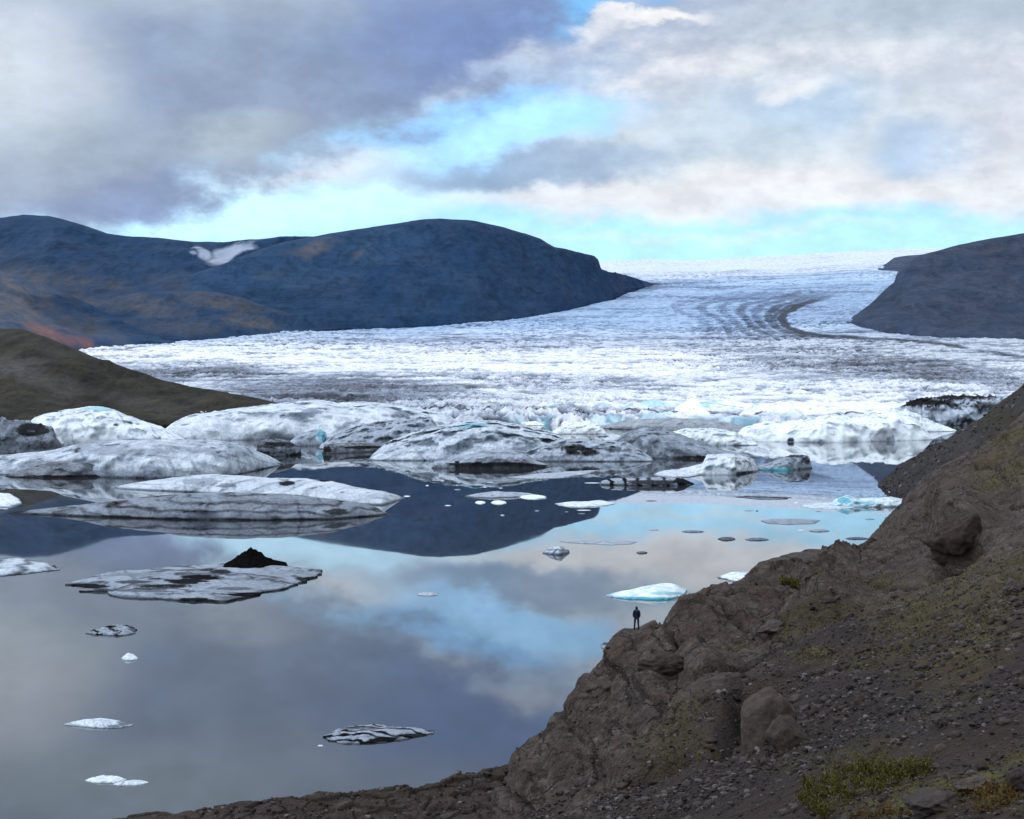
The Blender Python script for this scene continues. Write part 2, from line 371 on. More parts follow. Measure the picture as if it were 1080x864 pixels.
# ------------------------------------------------------------------ far mountains
GD = np.array([1340, 1352, 1450, 1600, 2100, 2700, 3300, 3900, 4500, 5200, 6100, 7200, 8600, 10500, 12500, 14500.])     # distance and height in the photo along the glacier
GY = np.array([452, 440, 434, 428, 412, 396, 381, 367, 352, 337, 322, 307, 294, 284.5, 278, 274.])
GTOP = [(-60, 282), (560, 277), (640, 275), (740, 273.5), (800, 271), (900, 266), (985, 262.5), (1100, 259), (1340, 254)]
def glacier_d(px, py):
    top = lerp_poly(GTOP, px); y = np.where(py < 434, 434-(434-py)*(434-274)/(434-top), py); return np.interp(-y, -GY, GD)
def mountain(name, label, base, crest, d_base, d_crest, mat, rough=28, masks=None, nc=420, nr=110, back=900, seed=0, gully=1.0, knee=None, flat=False):
    px = np.linspace(crest[0][0], crest[-1][0], nc); pc = lerp_poly(crest, px); pb = lerp_poly(base, px)
    pb = np.maximum(pb, pc+.3)
    d_base = glacier_d(px, pb) if d_base is None else (lerp_poly(d_base, px) if not isinstance(d_base, (int, float)) else d_base+0*px)
    d_crest = (lerp_poly(d_crest, px) if not isinstance(d_crest, (int, float)) else d_crest+0*px); d_crest = np.maximum(d_crest, d_base+(pb-pc)*(8 if rough > 10 else 2)+40)
    K = [P(px, pb+16, d_base+60), P(px, pb, d_base)]
    for t in (.35, .7):
        py = pb+(pc-pb)*(t if knee is None else np.interp(t, [0, .35, .7, 1], knee)); K.append(P(px, py, d_base+(d_crest-d_base)*t))
    K += [P(px, pc, d_crest)]
    b = K[-1].copy(); b[:, 1] += back; b[:, 0] *= (d_crest+back)/d_crest; b[:, 2] -= back*.18; K.append(P(px, pc+(2.2 if flat else 9), d_crest+(d_crest-d_base)*.3)); K.append(P(px, pc+6, d_crest+back) if flat else b)
    g = catmull(K, [6, nr//3, nr//3, nr//3, 6, 8])
    X = g.copy(); sc = 1/(rough*11.)
    q = X*np.array([1, .45, .35])*sc
    h = ridged(q, 5, off=seed*9.1)-.45; h2 = fbm(X*sc*.45, 3, off=seed*3.3); h3 = fbm(X*np.array([1, .6, 1.6])*sc*5, 4, off=seed)
    r = np.arange(len(g)); a = sst(0, 18, r)*(1-.75*sst(len(g)-32, len(g)-15, r))*(1-.85*sst(len(g)-15, len(g)-10, r))
    thick = np.clip((pb-pc)/26, .04, 1)[None]; g[..., 2] += a[:, None]*thick*(rough*(h*gully+h2*.9)+rough*.22*h3)
    P_x, P_y = pix(g); at = {}
    for k in ('tan', 'snow', 'red'): at[k] = np.zeros(g.shape[:2])
    gl = ridged((X+35*h3[..., None])*np.array([1, .3, .3])*sc*7, 4, g=.55, off=seed*4.7); at['gully'] = np.clip(sst(.6, .3, gl)*.8+.35*sst(.1, -.3, h)+.3*h3, 0, 1)  # gully mask darkens troughs by colour, standing in for relief shading
    wx = P_x+fbm(X*sc*3, 3, off=2)*6; wy = P_y+fbm(X*sc*3, 3, off=8)*4
    for k, x, y, rx, ry, s, rot in (masks or []):
        c, sn = math.cos(math.radians(rot)), math.sin(math.radians(rot)); dx, dy = wx-x, wy-y
        e = np.hypot((dx*c+dy*sn)/rx, (-dx*sn+dy*c)/ry)+(.55 if k == 'snow' else .5)*h3; at[k] = np.maximum(at[k], s*(1-(sst(.5, 1.25, e) if k == 'snow' else sst(.1, 1.3, e))))
    org = P(px[nc//2], pb[nc//2], d_base[nc//2])
    o = mesh_obj(name, g, grid_faces(*g.shape[:2]), mat, attrs=at, origin=org); tag(o, label, 'mountain', kind='structure'); return o
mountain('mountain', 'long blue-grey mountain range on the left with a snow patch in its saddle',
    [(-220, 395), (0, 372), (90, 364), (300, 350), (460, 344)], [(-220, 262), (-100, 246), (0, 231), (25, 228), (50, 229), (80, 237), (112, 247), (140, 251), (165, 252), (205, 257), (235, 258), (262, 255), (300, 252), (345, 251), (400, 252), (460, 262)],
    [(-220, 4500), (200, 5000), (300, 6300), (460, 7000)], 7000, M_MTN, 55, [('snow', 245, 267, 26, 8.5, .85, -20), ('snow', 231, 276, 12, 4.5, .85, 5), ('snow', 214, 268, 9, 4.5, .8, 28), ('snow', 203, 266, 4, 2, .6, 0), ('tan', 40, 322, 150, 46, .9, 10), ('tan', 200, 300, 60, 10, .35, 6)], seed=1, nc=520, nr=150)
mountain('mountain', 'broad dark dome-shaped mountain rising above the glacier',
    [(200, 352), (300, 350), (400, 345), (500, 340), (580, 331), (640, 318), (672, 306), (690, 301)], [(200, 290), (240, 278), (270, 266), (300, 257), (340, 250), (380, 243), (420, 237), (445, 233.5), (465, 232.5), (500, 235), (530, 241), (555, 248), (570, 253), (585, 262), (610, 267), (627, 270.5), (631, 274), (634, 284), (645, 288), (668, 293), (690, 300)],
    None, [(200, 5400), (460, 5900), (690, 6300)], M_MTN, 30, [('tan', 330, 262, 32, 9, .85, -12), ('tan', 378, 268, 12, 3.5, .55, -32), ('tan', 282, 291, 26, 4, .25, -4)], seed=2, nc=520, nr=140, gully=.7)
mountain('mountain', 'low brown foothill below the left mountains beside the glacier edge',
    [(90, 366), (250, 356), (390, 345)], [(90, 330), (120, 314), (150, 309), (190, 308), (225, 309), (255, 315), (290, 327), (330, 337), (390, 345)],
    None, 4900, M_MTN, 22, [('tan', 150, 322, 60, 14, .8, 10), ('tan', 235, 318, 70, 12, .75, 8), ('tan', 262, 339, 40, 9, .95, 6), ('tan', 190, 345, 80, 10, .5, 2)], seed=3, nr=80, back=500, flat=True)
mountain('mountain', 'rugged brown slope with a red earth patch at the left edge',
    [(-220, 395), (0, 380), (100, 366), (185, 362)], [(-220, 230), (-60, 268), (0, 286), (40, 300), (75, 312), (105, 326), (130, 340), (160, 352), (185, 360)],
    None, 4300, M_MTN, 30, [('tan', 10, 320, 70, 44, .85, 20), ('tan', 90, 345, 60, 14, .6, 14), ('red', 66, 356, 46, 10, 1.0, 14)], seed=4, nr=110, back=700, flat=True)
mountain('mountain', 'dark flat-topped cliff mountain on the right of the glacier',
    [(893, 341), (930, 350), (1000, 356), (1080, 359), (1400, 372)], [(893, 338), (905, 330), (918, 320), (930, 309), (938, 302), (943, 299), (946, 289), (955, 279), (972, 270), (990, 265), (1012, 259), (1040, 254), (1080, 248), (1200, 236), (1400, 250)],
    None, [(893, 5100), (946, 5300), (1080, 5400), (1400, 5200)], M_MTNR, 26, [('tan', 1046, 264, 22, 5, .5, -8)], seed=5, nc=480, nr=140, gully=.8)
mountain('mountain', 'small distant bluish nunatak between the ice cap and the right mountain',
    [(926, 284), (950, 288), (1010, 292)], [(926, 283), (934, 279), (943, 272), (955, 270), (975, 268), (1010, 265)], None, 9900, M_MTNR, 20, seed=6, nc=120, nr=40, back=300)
# near hill on the left shore
mountain('hill', 'dark olive hill sloping down behind the ice on the left', [(-300, 452), (0, 446), (60, 448), (170, 450), (240, 440), (300, 428)],
    [(-300, 290), (-120, 325), (0, 348.5), (22, 349), (45, 355), (75, 366), (110, 380), (140, 391), (170, 400), (205, 407), (240, 414), (270, 419), (300, 427)], [(-300, 1080), (170, 1230), (300, 1325)], [(-300, 1450), (0, 1560), (200, 1480), (300, 1400)], M_HILL, 9.5,
    [('tan', 10, 388, 50, 17, .8, 10), ('tan', 60, 408, 44, 16, .6, 20), ('tan', 150, 425, 70, 9, .35, 12), ('tan', 40, 365, 60, 8, .3, 14)], seed=7, nc=420, nr=140, back=120)

# ------------------------------------------------------------------ glacier
def glacier():
    px = np.linspace(-60, 1340, 1500)
    top = lerp_poly(GTOP, px)
    D, Y = GD, GY
    # dense rows, evenly spread down the picture
    yy = np.concatenate([np.linspace(452, 434, 24)[:-1], np.linspace(434, 350, 470)[:-1], np.linspace(350, 290, 190)[:-1], np.linspace(290, 274, 60)])
    dd = np.interp(-yy, -Y, D); dd = np.concatenate([dd[:23], smooth1(dd, 41)[23:]])
    t = np.clip((434-yy)/(434-274), 0, 1)
    py = yy[:, None]+t[:, None]*(top[None]-274)
    d = np.repeat(dd[:, None], len(px), 1); d += fbm(np.stack([px/90, px*0, px*0], -1), 4)[None]*60*(1-t[:, None])
    g = P(px[None], py, d)
    X = g*np.array([1, 1, 0.])
    w = X+np.stack([fbm(X/160, 2, off=1), fbm(X/160, 2, off=5), 0*d], -1)*35
    chaos = sst(-.35, .35, fbm(X*np.array([1, .55, 0])/520, 3, off=21))
    r1 = ridged(w*np.array([1, .75, 1])/34, 4, g=.6, off=3); r2 = ridged(w*np.array([.7, 1, 1])/95, 3, off=13)
    near = (1-sst(2600, 5200, d)); fl = fbm(X*np.array([1, .7, 0])/600, 4, off=31)
    far = 1-.8*sst(3000, 6500, d)
    amp = (3.2+5.0*chaos)*far
    g[..., 2] += amp*(r1-.55)*1.7+5*far*(r2-.5)+fl*(6+14*sst(3000, 7000, d))
    g[0:2, :, 2] = -2
    ix, iy = pix(g)
    calm = 1-.6*sst(4000, 6000, d); dirt_and_shade = .14+calm*((.26+.46*chaos)*sst(.66, .28, r1)+.28*sst(.6, .2, r2))  # crevasse troughs darkened: dirt and trough shadow together in one value
    dirt_and_shade += .24*sst(-.05, .5, fbm(X*np.array([.6, 1.3, 0])/260, 5, g=.6, off=41))
    IX, IY = np.repeat(px[None], len(yy), 0), py
    nz = fbm(X/110, 4, off=51)
    def ell(x, y, rx, ry, rot=0, k=.5):
        c, s = math.cos(math.radians(rot)), math.sin(math.radians(rot)); dx, dy = IX-x, IY-y
        return 1-sst(.5, 1.2, np.hypot((dx*c+dy*s)/rx, (-dx*s+dy*c)/ry)+nz*k)
    dirt_and_shade += .34*ell(370, 412, 160, 17, 1)+.30*ell(300, 424, 120, 8)+.22*ell(200, 392, 120, 10)
    dirt_and_shade += .34*ell(1010, 396, 130, 15, 8)+.2*ell(850, 385, 120, 14)+.15*ell(610, 405, 120, 10)
    dirt_and_shade -= .10*ell(250, 372, 190, 14)+.12*ell(620, 383, 220, 14)+.12*ell(900, 425, 160, 10)
    # medial moraine sweeping round to the right, and fainter parallel bands
    def band(pts, wpx, s):
        pts = np.asarray(pts, float); best = np.full(IX.shape, 1e9)
        for a, b in zip(pts[:-1], pts[1:]):
            ab = b-a; tt = np.clip(((IX-a[0])*ab[0]+(IY-a[1])*ab[1]*4)/(ab[0]**2+4*ab[1]**2), 0, 1)
            best = np.minimum(best, np.hypot((IX-a[0]-tt*ab[0])*.8, (IY-a[1]-tt*ab[1])*2.0))
        return s*(1-sst(.45, 1.25, best/wpx+nz*.45))
    cur = np.array([(888, 309), (866, 314), (842, 322), (828, 330), (824, 338), (830, 345), (846, 351), (870, 355.5), (905, 357.5)])
    bands = np.maximum(band(cur, 4.2, .74), band(cur+np.array([-9, .6]), 2.6, .5))*(1-.85*sst(842, 890, IX)*(IY < 330))
    bands = np.maximum(bands, band([(905, 357), (945, 359.5), (985, 362), (1025, 369), (1060, 374), (1100, 379), (1340, 400)], 3.6, .55)*sst(-.5, .1, fbm(X/240, 3, off=77)))
    for k, (off, s) in enumerate([(14, .34), (27, .24), (40, .26), (56, .16), (72, .18), (92, .12)]):
        c2 = cur.copy(); c2[:, 0] -= off*(1.15+.3*np.sin(np.arange(9))); c2[:, 1] += .4
        bands = np.maximum(bands, band(c2, 4.2, s*1.3)*(1-.6*sst(835, 885, IX)))
    dirt_and_shade += bands
    dirt_and_shade += .2*ell(700, 300, 60, 6)+.25*ell(668, 300, 30, 9, 10)
    dirt_and_shade = dirt_and_shade*(1-.7*sst(9000, 10500, d))+.12*sst(8800, 10000, d)
    front = 1-sst(1360, 1420, d)
    blue = np.clip(.48*front*sst(-.2, .3, fbm(X/40, 3, off=61))*(sst(520, 560, IX)-.6*sst(800, 860, IX)), 0, 1)
    o = mesh_obj('glacier', g, grid_faces(*g.shape[:2]), M_GLAC, attrs={'dirt_and_shade': np.clip(dirt_and_shade, 0, 1), 'blue': blue, 'far_shade_tint': sst(3600, 5200, d)*(1-.65*sst(7800, 9500, d))}, origin=(0, 1340, 0))
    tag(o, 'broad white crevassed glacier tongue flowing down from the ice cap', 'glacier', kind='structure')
glacier()

# ------------------------------------------------------------------ unseen cloud sheet added overhead, holes cut where sun should fall
def shadow_cloud_cover():
    H = 2600.; n = NT('shadow_cloud_vapour')
    tr = n.node('ShaderNodeBsdfTranslucent'); tr.inputs[0].default_value = (.9, .92, .95, 1); df = n.node('ShaderNodeBsdfDiffuse'); df.inputs[0].default_value = (.9, .91, .93, 1)
    mx = n.node('ShaderNodeMixShader'); mx.inputs[0].default_value = .5; n.link(df.outputs[0], mx.inputs[1]); n.link(tr.outputs[0], mx.inputs[2]); n.link(mx.outputs[0], n.n['Material Output'].inputs[0])
    xs = np.arange(400, 9000, 40.); ys = np.arange(-3400, 7000, 40.); X, Y = np.meshgrid(xs, ys)
    def ground(z): t = (H-z)/SD[2]; return X-SD[0]*t, Y-SD[1]*t
    gx, gy = ground(90.); gy2 = np.maximum(gy, 50); px = CX+F*gx/gy2
    nz = fbm(np.stack([gx, gy*1.2, gx*0], -1)/420, 5, g=.6, off=3)
    c = np.interp(px, [60, 250, 400, 600, 800, 1000], [3600, 3650, 3350, 2900, 2300, 2150]); hw = np.interp(px, [60, 300, 450, 700, 850, 1000], [650, 650, 700, 1080, 1260, 950])
    lit = (np.abs(gy-c)/hw+nz*.42 < .95) & (px > -100) & (px < 1500)
    g2, h2 = ground(300.); p2 = CX+F*g2/np.maximum(h2, 50)
    lit |= (np.abs(h2-4550-nz*60) < 75) & (p2 > 540) & (p2 < 930)
    g4, h4 = ground(600.); p4 = CX+F*g4/np.maximum(h4, 50)
    lit |= (np.abs(h4-7900-nz*250) < 260) & (p4 > 690)
    lit |= (h4 > 9000)
    g3, h3 = ground(520.); lit |= np.hypot(g3+780, (h3-5500)*.7)+nz*160 < 300
    lit |= np.hypot(g3+1250, (h3-4250)*.8)+nz*160 < 240
    Z = H+fbm(np.stack([X, Y, X*0], -1)/500, 4)*90
    fc = grid_faces(len(ys), len(xs)); keep = ~lit.ravel()[fc].any(1); fc = fc[keep]
    used = np.unique(fc); mp = np.zeros(len(xs)*len(ys), int); mp[used] = np.arange(len(used))
    o = mesh_obj('shadow_cloud', np.stack([X, Y, Z], -1).reshape(-1, 3)[used], mp[fc], n.m); tag(o, 'unseen sheet of broken clouds added overhead to cast shadows', 'shadow_cloud', kind='structure')
shadow_cloud_cover()

# ------------------------------------------------------------------ ice: mounds and flat floes
def dark_marks(px, py, marks, nz):
    r = np.zeros(px.shape)
    for k, (x, y, rx, ry, s) in enumerate(marks):
        w = np.stack([(px-x)/rx*1.6, (py-y)/ry*1.1, px*0+k*3.7+x], -1); a = fbm(w, 4, g=.6); b = fbm(w*np.array([.5, 1.6, 1])+9, 4, g=.6)
        r = np.maximum(r, s*np.clip(1.8*(1-sst(.3, 1.25, np.hypot((px-x)/rx+a*.55, (py-y)/ry+b*.45)))*(1-.75*sst(.3, .8, b)), 0, 1))
    return r
def ice_attrs(g, dirt_and_shade, stripes, marks, blue, blue_marks, size, seed, warm=0):
    q = g/size; nz = fbm(q*5, 4, off=seed); px, py = pix(g)
    cr = ridged(q*np.array([1, .6, 1.5])*4.5, 3, off=seed+3); ln = ridged(q*np.array([2.2, 1.2, 7]), 4, g=.6, off=seed+31); d = dirt_and_shade+.09*nz+.22*sst(.86, .97, cr)*min(1, .4+dirt_and_shade)+.34*sst(.78, .95, ln)*sst(-.3, .4, nz)
    for a_, c_, w_ in ((.9, .25, 15.), (-.55, .8, 11.), (.25, 1.3, 13.)):         # thin melt creases
        ph = (q[..., 0]*a_+q[..., 2]*c_*1.6+q[..., 1]*.35)*w_*2+2.6*fbm(q*np.array([1.6, .8, 2.2]), 4, off=seed*1.9+w_)
        d = d+(.22-.16*min(1., dirt_and_shade*1.6))*sst(.86, 1.0, np.cos(ph))*sst(-.05, .5, fbm(q*2.3, 3, off=seed+w_*3))
    wet_shade_height = min(.8, .3*float(g[..., 2].max())); d = d+(.30 if wet_shade_height > .3 else .16)*(1-sst(.2*wet_shade_height, wet_shade_height, g[..., 2]+.3*wet_shade_height*nz))                # wet band along the water, darkened like a shaded undercut
    if stripes:
        k = stripes; ph = g[..., 2]*k[1]+(g[..., 0]*k[2]+g[..., 1]*k[3])+fbm(q*3, 3, off=seed+9)*k[4]
        d = d+k[0]*sst(.1, .75, np.sin(ph)*.6+.5*fbm(np.stack([ph*.6, ph*0, q[..., 0]*2], -1), 3, off=seed))
    d = np.maximum(d, dark_marks(px, py, marks, nz)); b = np.zeros(px.shape)+blue*sst(-.3, .4, fbm(q*4, 3, off=seed+17))
    b = np.maximum(b, dark_marks(px, py, blue_marks, nz))
    return {'dirt_and_shade': np.clip(d, 0, 1), 'blue': np.clip(b, 0, 1), 'warm': np.zeros(px.shape)+warm}
def mound(name, label, front, crest, depth, dirt_and_shade=.15, rough=.10, bulge=.8, stripes=None, marks=(), blue=0., bmarks=(), warm=0, seed=0, group=None, cat='iceberg', nc=150, nr=30, mat=None, spiky=0., parent=None):
    """an ice mass seen from the side: water line in front, crest line above (both as read from the photo), depth in metres"""
    x0, x1 = crest[0][0], crest[-1][0]; u = .5-.5*np.cos(np.linspace(0, np.pi, nc)); u = .35*u+.65*np.linspace(0, 1, nc); px = x0+(x1-x0)*u
    k = max(3, nc//26)|1; pf = smooth1(lerp_poly(front, px), k); pc = smooth1(lerp_poly(crest, px), k)
    df = wd(pf); tap = np.sqrt(np.clip(1-(2*u-1)**2, 0, 1))**.8*depth; dc = df+tap*.55; db = df+tap
    zc = np.maximum(CAMZ-(pc-HY)/F*dc, .05)*np.minimum(1, np.minimum(u, 1-u)*40); H = zc.max(); W = (x1-x0)/F*df.mean()
    rows = []
    for th in np.linspace(0, np.pi/2, nr): rows.append((df+(dc-df)*(1-np.cos(th)), -.8+(zc+.8)*np.sin(th)**bulge))
    for th in np.linspace(0, np.pi/2, max(6, nr//3))[1:]: rows.append((dc+(db-dc)*np.sin(th), -.8+(zc+.8)*np.cos(th)))
    D = np.array([r[0] for r in rows]); Z = np.array([r[1] for r in rows]); g = np.stack([(px[None]-CX)/F*D, D, Z], -1)
    size = max(W*.35, H*1.6); q = g/size
    n = fbm(q*2.6, 5, off=seed*1.7)*.6+(ridged(q*np.array([1, .7, .8])*4, 4, off=seed*2.3)-.5)*.7
    if spiky: n = n+spiky*.8*(ridged(q*np.array([1, .6, .35])*6, 4, off=seed*3.1)-.5)
    e = np.clip((Z+.8)/(H*.5+.5), 0, 1)*np.minimum(1, np.minimum(u, 1-u)*12)
    g[..., 2] += n*e*H*rough*.85; g[..., 1] += fbm(q*3, 3, off=seed+5)*e*depth*.12
    at = ice_attrs(g, dirt_and_shade, stripes, marks, blue, bmarks, size, seed, warm)
    org = ((px[nc//2]-CX)/F*df[nc//2], df[nc//2]+tap[nc//2]*.5, 0)
    o = mesh_obj(name, g, grid_faces(*g.shape[:2]), mat or M_ICEFAR, attrs=at, origin=org)
    if label: tag(o, label, cat, group)
    return o
def floe(name, label, outline, h, dirt_and_shade=.15, dome=.4, stripes=None, marks=(), blue=0., bmarks=(), bumps=(), seed=0, group=None, cat='iceberg', nb=150, nr=22, rough=.25, mat=None):
    """a low floating berg: its outline at the water (as read from the photo), thickness h in metres, bumps = (px, py, radius m, height m, power)"""
    ol = np.asarray(outline, float); w = np.stack([(ol[:,0]-CX)/F*wd(ol[:,1]), wd(ol[:,1])], -1)
    seg = np.r_[0, np.cumsum(np.hypot(*(np.roll(w, -1, 0)-w).T))]; s = np.linspace(0, seg[-1], nb+1)[:-1]
    b = np.stack([np.interp(s, seg, np.r_[w[:, k], w[0, k]]) for k in (0, 1)], -1)
    ks = max(3, nb//24)|1; ker = np.hanning(ks+2)[1:-1]; ker /= ker.sum(); b = np.stack([np.convolve(np.r_[b[-ks:, k], b[:, k], b[:ks, k]], ker, 'same')[ks:-ks] for k in (0, 1)], -1)
    c = b.mean(0); size = max(np.ptp(b[:,0]), 1.0); t = np.linspace(0, 2*np.pi, nb, endpoint=False)
    b = c+(b-c)*(1+.13*fbm(np.stack([np.cos(t)*3.5, np.sin(t)*3.5, t*0+seed], -1), 5, g=.6))[:, None]
    h = h*.62; r = np.r_[1.0, 1-np.linspace(0, 1, nr)**1.5*.985]; xy = c+(b-c)[None]*r[:, None, None]
    q = np.concatenate([xy, np.zeros(xy.shape[:2]+(1,))], -1)/size
    n = fbm(q*5, 5, off=seed*1.3); edge = 1-r**(9-6*dome); edge = np.where(r >= .9999, 0, np.maximum(edge, .3))
    z = h*(edge[:, None]*((1-dome*.5)+dome*.9*(1-r[:, None]**2))+n*rough*(.4+edge[:, None]))
    for x, y, R, hh, pw in bumps:
        cx, cy = (x-CX)/F*wd(y), wd(y); dd = np.hypot(xy[...,0]-cx, (xy[...,1]-cy)*.45)/R; z += hh*np.clip(1-dd, 0, 1)**pw*(1+.25*n)*edge[:, None]
    z[0] = -.6; z[1] = np.minimum(z[1], h*.5); z[1:] = np.maximum(z[1:], .02)
    g = np.concatenate([xy, z[..., None]], -1); at = ice_attrs(g, dirt_and_shade, stripes, marks, blue, bmarks, size*.5, seed)
    gw = np.concatenate([g, g[:, :1]], 1); at = {k: np.concatenate([v, v[:, :1]], 1) for k, v in at.items()}
    o = mesh_obj(name, gw, grid_faces(*gw.shape[:2]), mat or M_ICE, attrs=at, origin=(c[0], c[1], 0))
    if label: tag(o, label, cat, group)
    return o
def lens(x0, x1, y0, y1, k=.5, n=14):
    """lens-shaped outline between two ends; k = how far along its far edge bulges"""
    t = np.linspace(0, np.pi, n); cy = (y0+y1)/2; cx = (x0+x1)/2; w = (x1-x0)/2
    a = [(cx-w*math.cos(q)+w*.3*(k-.5)*math.sin(q), cy-(y1-y0)/2*math.sin(q)) for q in t]; b = [(cx+w*math.cos(q), cy+(y1-y0)/2*math.sin(q)) for q in t[1:-1]]
    return a+b

G_FRONT = 'ice masses crowded before the glacier front'
# -- far row against the glacier
mound('ice_cliff', 'broken wall of blue ice at the foot of the glacier', [(520, 441), (820, 441)], [(520, 440), (545, 428), (570, 426), (600, 427), (630, 424), (655, 426), (690, 423), (720, 425), (750, 422), (775, 425), (800, 427), (820, 439)], 40, .16, .28, .4, blue=.62, seed=1, cat='ice cliff', nc=300, spiky=1.2)
mound('ice_cliff', 'cream-tinted ice cliff standing right of the white pyramid', [(772, 446), (880, 446)], [(772, 445), (785, 433), (800, 428), (815, 425), (835, 424), (850, 427), (865, 431), (880, 444)], 40, .08, .2, .5, warm=.55, marks=[(803, 440, 8, 6, .7)], seed=2, cat='ice cliff', nc=170, spiky=.8)
mound('ice_pyramid', 'sharp white ice pyramid standing at the glacier front', [(690, 445), (765, 445)], [(690, 444), (703, 437), (712, 431), (722, 424), (730, 419.5), (735, 422), (742, 431), (750, 437), (765, 444)], 45, .0, .06, 1.2, seed=3, cat='ice block', nc=110)
mound('ice_ridge', 'dirty ridge of black and white ice at the foot of the right hill', [(935, 449), (1085, 449)], [(935, 446), (950, 428), (975, 421), (1000, 418), (1030, 419), (1060, 418), (1075, 425), (1085, 447)], 130, .32, .25, .8, stripes=(.45, .35, .03, .02, 4), marks=[(970, 424, 34, 4.5, .92), (1010, 419, 40, 3.5, .85), (1045, 428, 26, 4, .7), (985, 432, 16, 2.4, .6)], seed=4, cat='ice ridge', nc=220, spiky=.6)
mound('ice_ridge', 'long rough white ice ridge behind the left dome', [(160, 466), (500, 460)], [(160, 464), (185, 444), (205, 437), (240, 432), (270, 428), (300, 425), (330, 423), (360, 424), (385, 424), (410, 426), (440, 431), (470, 436), (500, 458)], 160, .22, .11, .7, marks=[(330, 434, 12, 4, .42), (300, 437, 18, 4, .28), (425, 437, 12, 5, .5)], bmarks=[], seed=5, cat='ice ridge', nc=320, nr=44)
mound('ice_block', 'small dark teal ice block standing out of the long white ridge', [(266, 457), (278, 457)], [(266, 456), (268, 449), (272, 448), (276, 449), (278, 456)], 4, .78, .05, .3, blue=.35, seed=6, cat='ice block', nc=30, nr=12)
mound('ice_mound', 'rough white ice mound under the blue ice wall', [(388, 486), (620, 486)], [(388, 484), (410, 466), (440, 455), (470, 447), (500, 443), (520, 444), (550, 448), (580, 456), (605, 466), (620, 484)], 150, .27, .10, .8, marks=[(560, 474, 30, 5, .5), (500, 459, 26, 3, .35)], bmarks=[(500, 448, 16, 2.2, .7), (486, 451, 9, 2, .5)], seed=7, cat='ice mound', nc=240, nr=40)
mound('ice_mound', 'low grey dirt-streaked ice mound right of the long white ridge', [(335, 474), (475, 474)], [(335, 472), (352, 459), (372, 451), (400, 445), (430, 441), (455, 440), (475, 470)], 110, .38, .1, .8, marks=[(385, 446, 30, 1.6, .7), (420, 462, 30, 2.4, .6)], seed=8, cat='ice mound', nc=160)
mound('ice_mound', 'grey ice mound broken by black crevasses', [(540, 487), (690, 487)], [(540, 485), (556, 474), (575, 466), (600, 463), (630, 464), (660, 467), (690, 484)], 70, .36, .2, .8, marks=[(606, 474, 14, 6, .85), (622, 477, 10, 5, .8), (645, 474, 12, 4, .6), (590, 470, 10, 3, .5)], seed=9, cat='ice mound', nc=170)
mound('ice_mound', 'pale yellowish smooth ice hump below the blue wall', [(580, 458), (640, 458)], [(580, 457), (592, 449), (606, 445), (622, 444), (632, 447), (640, 457)], 35, .06, .05, .8, warm=.25, seed=10, cat='ice mound', nc=80)
mound('ice_mound', 'smooth grey dome of ice in the middle of the ice front', [(630, 484), (800, 484)], [(630, 482), (645, 467), (660, 457), (676, 451), (690, 451), (710, 456), (735, 465), (760, 474), (800, 483)], 60, .44, .06, .75, marks=[(730, 482, 40, 1.5, .85), (660, 483, 14, 1.3, .8)], seed=11, cat='ice mound', nc=170, stripes=(.12, .3, .08, 0, 3))
mound('ice_mound', 'brown-grey flat-topped ice bank under the white pyramid', [(630, 452), (800, 458)], [(630, 450), (660, 443), (700, 441), (740, 441.5), (770, 446), (800, 456)], 60, .38, .05, .6, warm=.4, seed=12, cat='ice mound', nc=140)
mound('ice_mound', 'bright broken white ice bank reflected beside the scree slope', [(770, 465), (870, 467), (985, 464)], [(770, 463), (785, 451), (800, 447), (830, 445), (850, 443), (865, 440), (880, 438), (905, 440), (930, 438), (945, 436), (965, 443), (985, 462)], 90, .05, .2, .6, marks=[(834, 464, 4, 2, .85), (939, 463, 5, 4, .4), (800, 455, 14, 4, .25)], seed=13, cat='ice mound', nc=260, nr=40, spiky=.3)
mound('ice_mound', 'tall jagged white ice heap near the foot of the right hill', [(905, 457), (1010, 455)], [(905, 456), (920, 444), (932, 434), (942, 431), (950, 435), (957, 432), (970, 440), (985, 446), (1010, 454)], 60, .08, .22, .7, seed=14, cat='ice mound', nc=150, spiky=.5)
mound('ice_mound', 'white rubbly ice bank between the grey dome and the bright right bank', [(690, 470), (800, 470)], [(690, 468), (705, 457), (725, 452), (755, 452), (775, 456), (800, 468)], 60, .16, .18, .7, seed=15, cat='ice mound', nc=140)
rr = random.Random(3)
for k in range(34):                                        # smaller blocks wedged between the big masses
    x = rr.uniform(400, 960); yb = rr.uniform(445, 462) if x < 780 else rr.uniform(444, 456); w_ = rr.uniform(10, 30); h_ = rr.uniform(3, 7)
    a = rr.uniform(.3, .7)
    mound('ice_block', 'small rough white block wedged among the larger ice masses', [(x, yb), (x+w_, yb)], [(x, yb-.3), (x+w_*.2, yb-h_*.7), (x+w_*a, yb-h_), (x+w_*.85, yb-h_*.5), (x+w_, yb-.3)], rr.uniform(14, 30), rr.choice([.06, .12, .2, .35]), .22, .7, blue=rr.choice([0, 0, .25]), seed=40+k, group=G_FRONT, cat='ice block', nc=44, nr=14, spiky=.4)
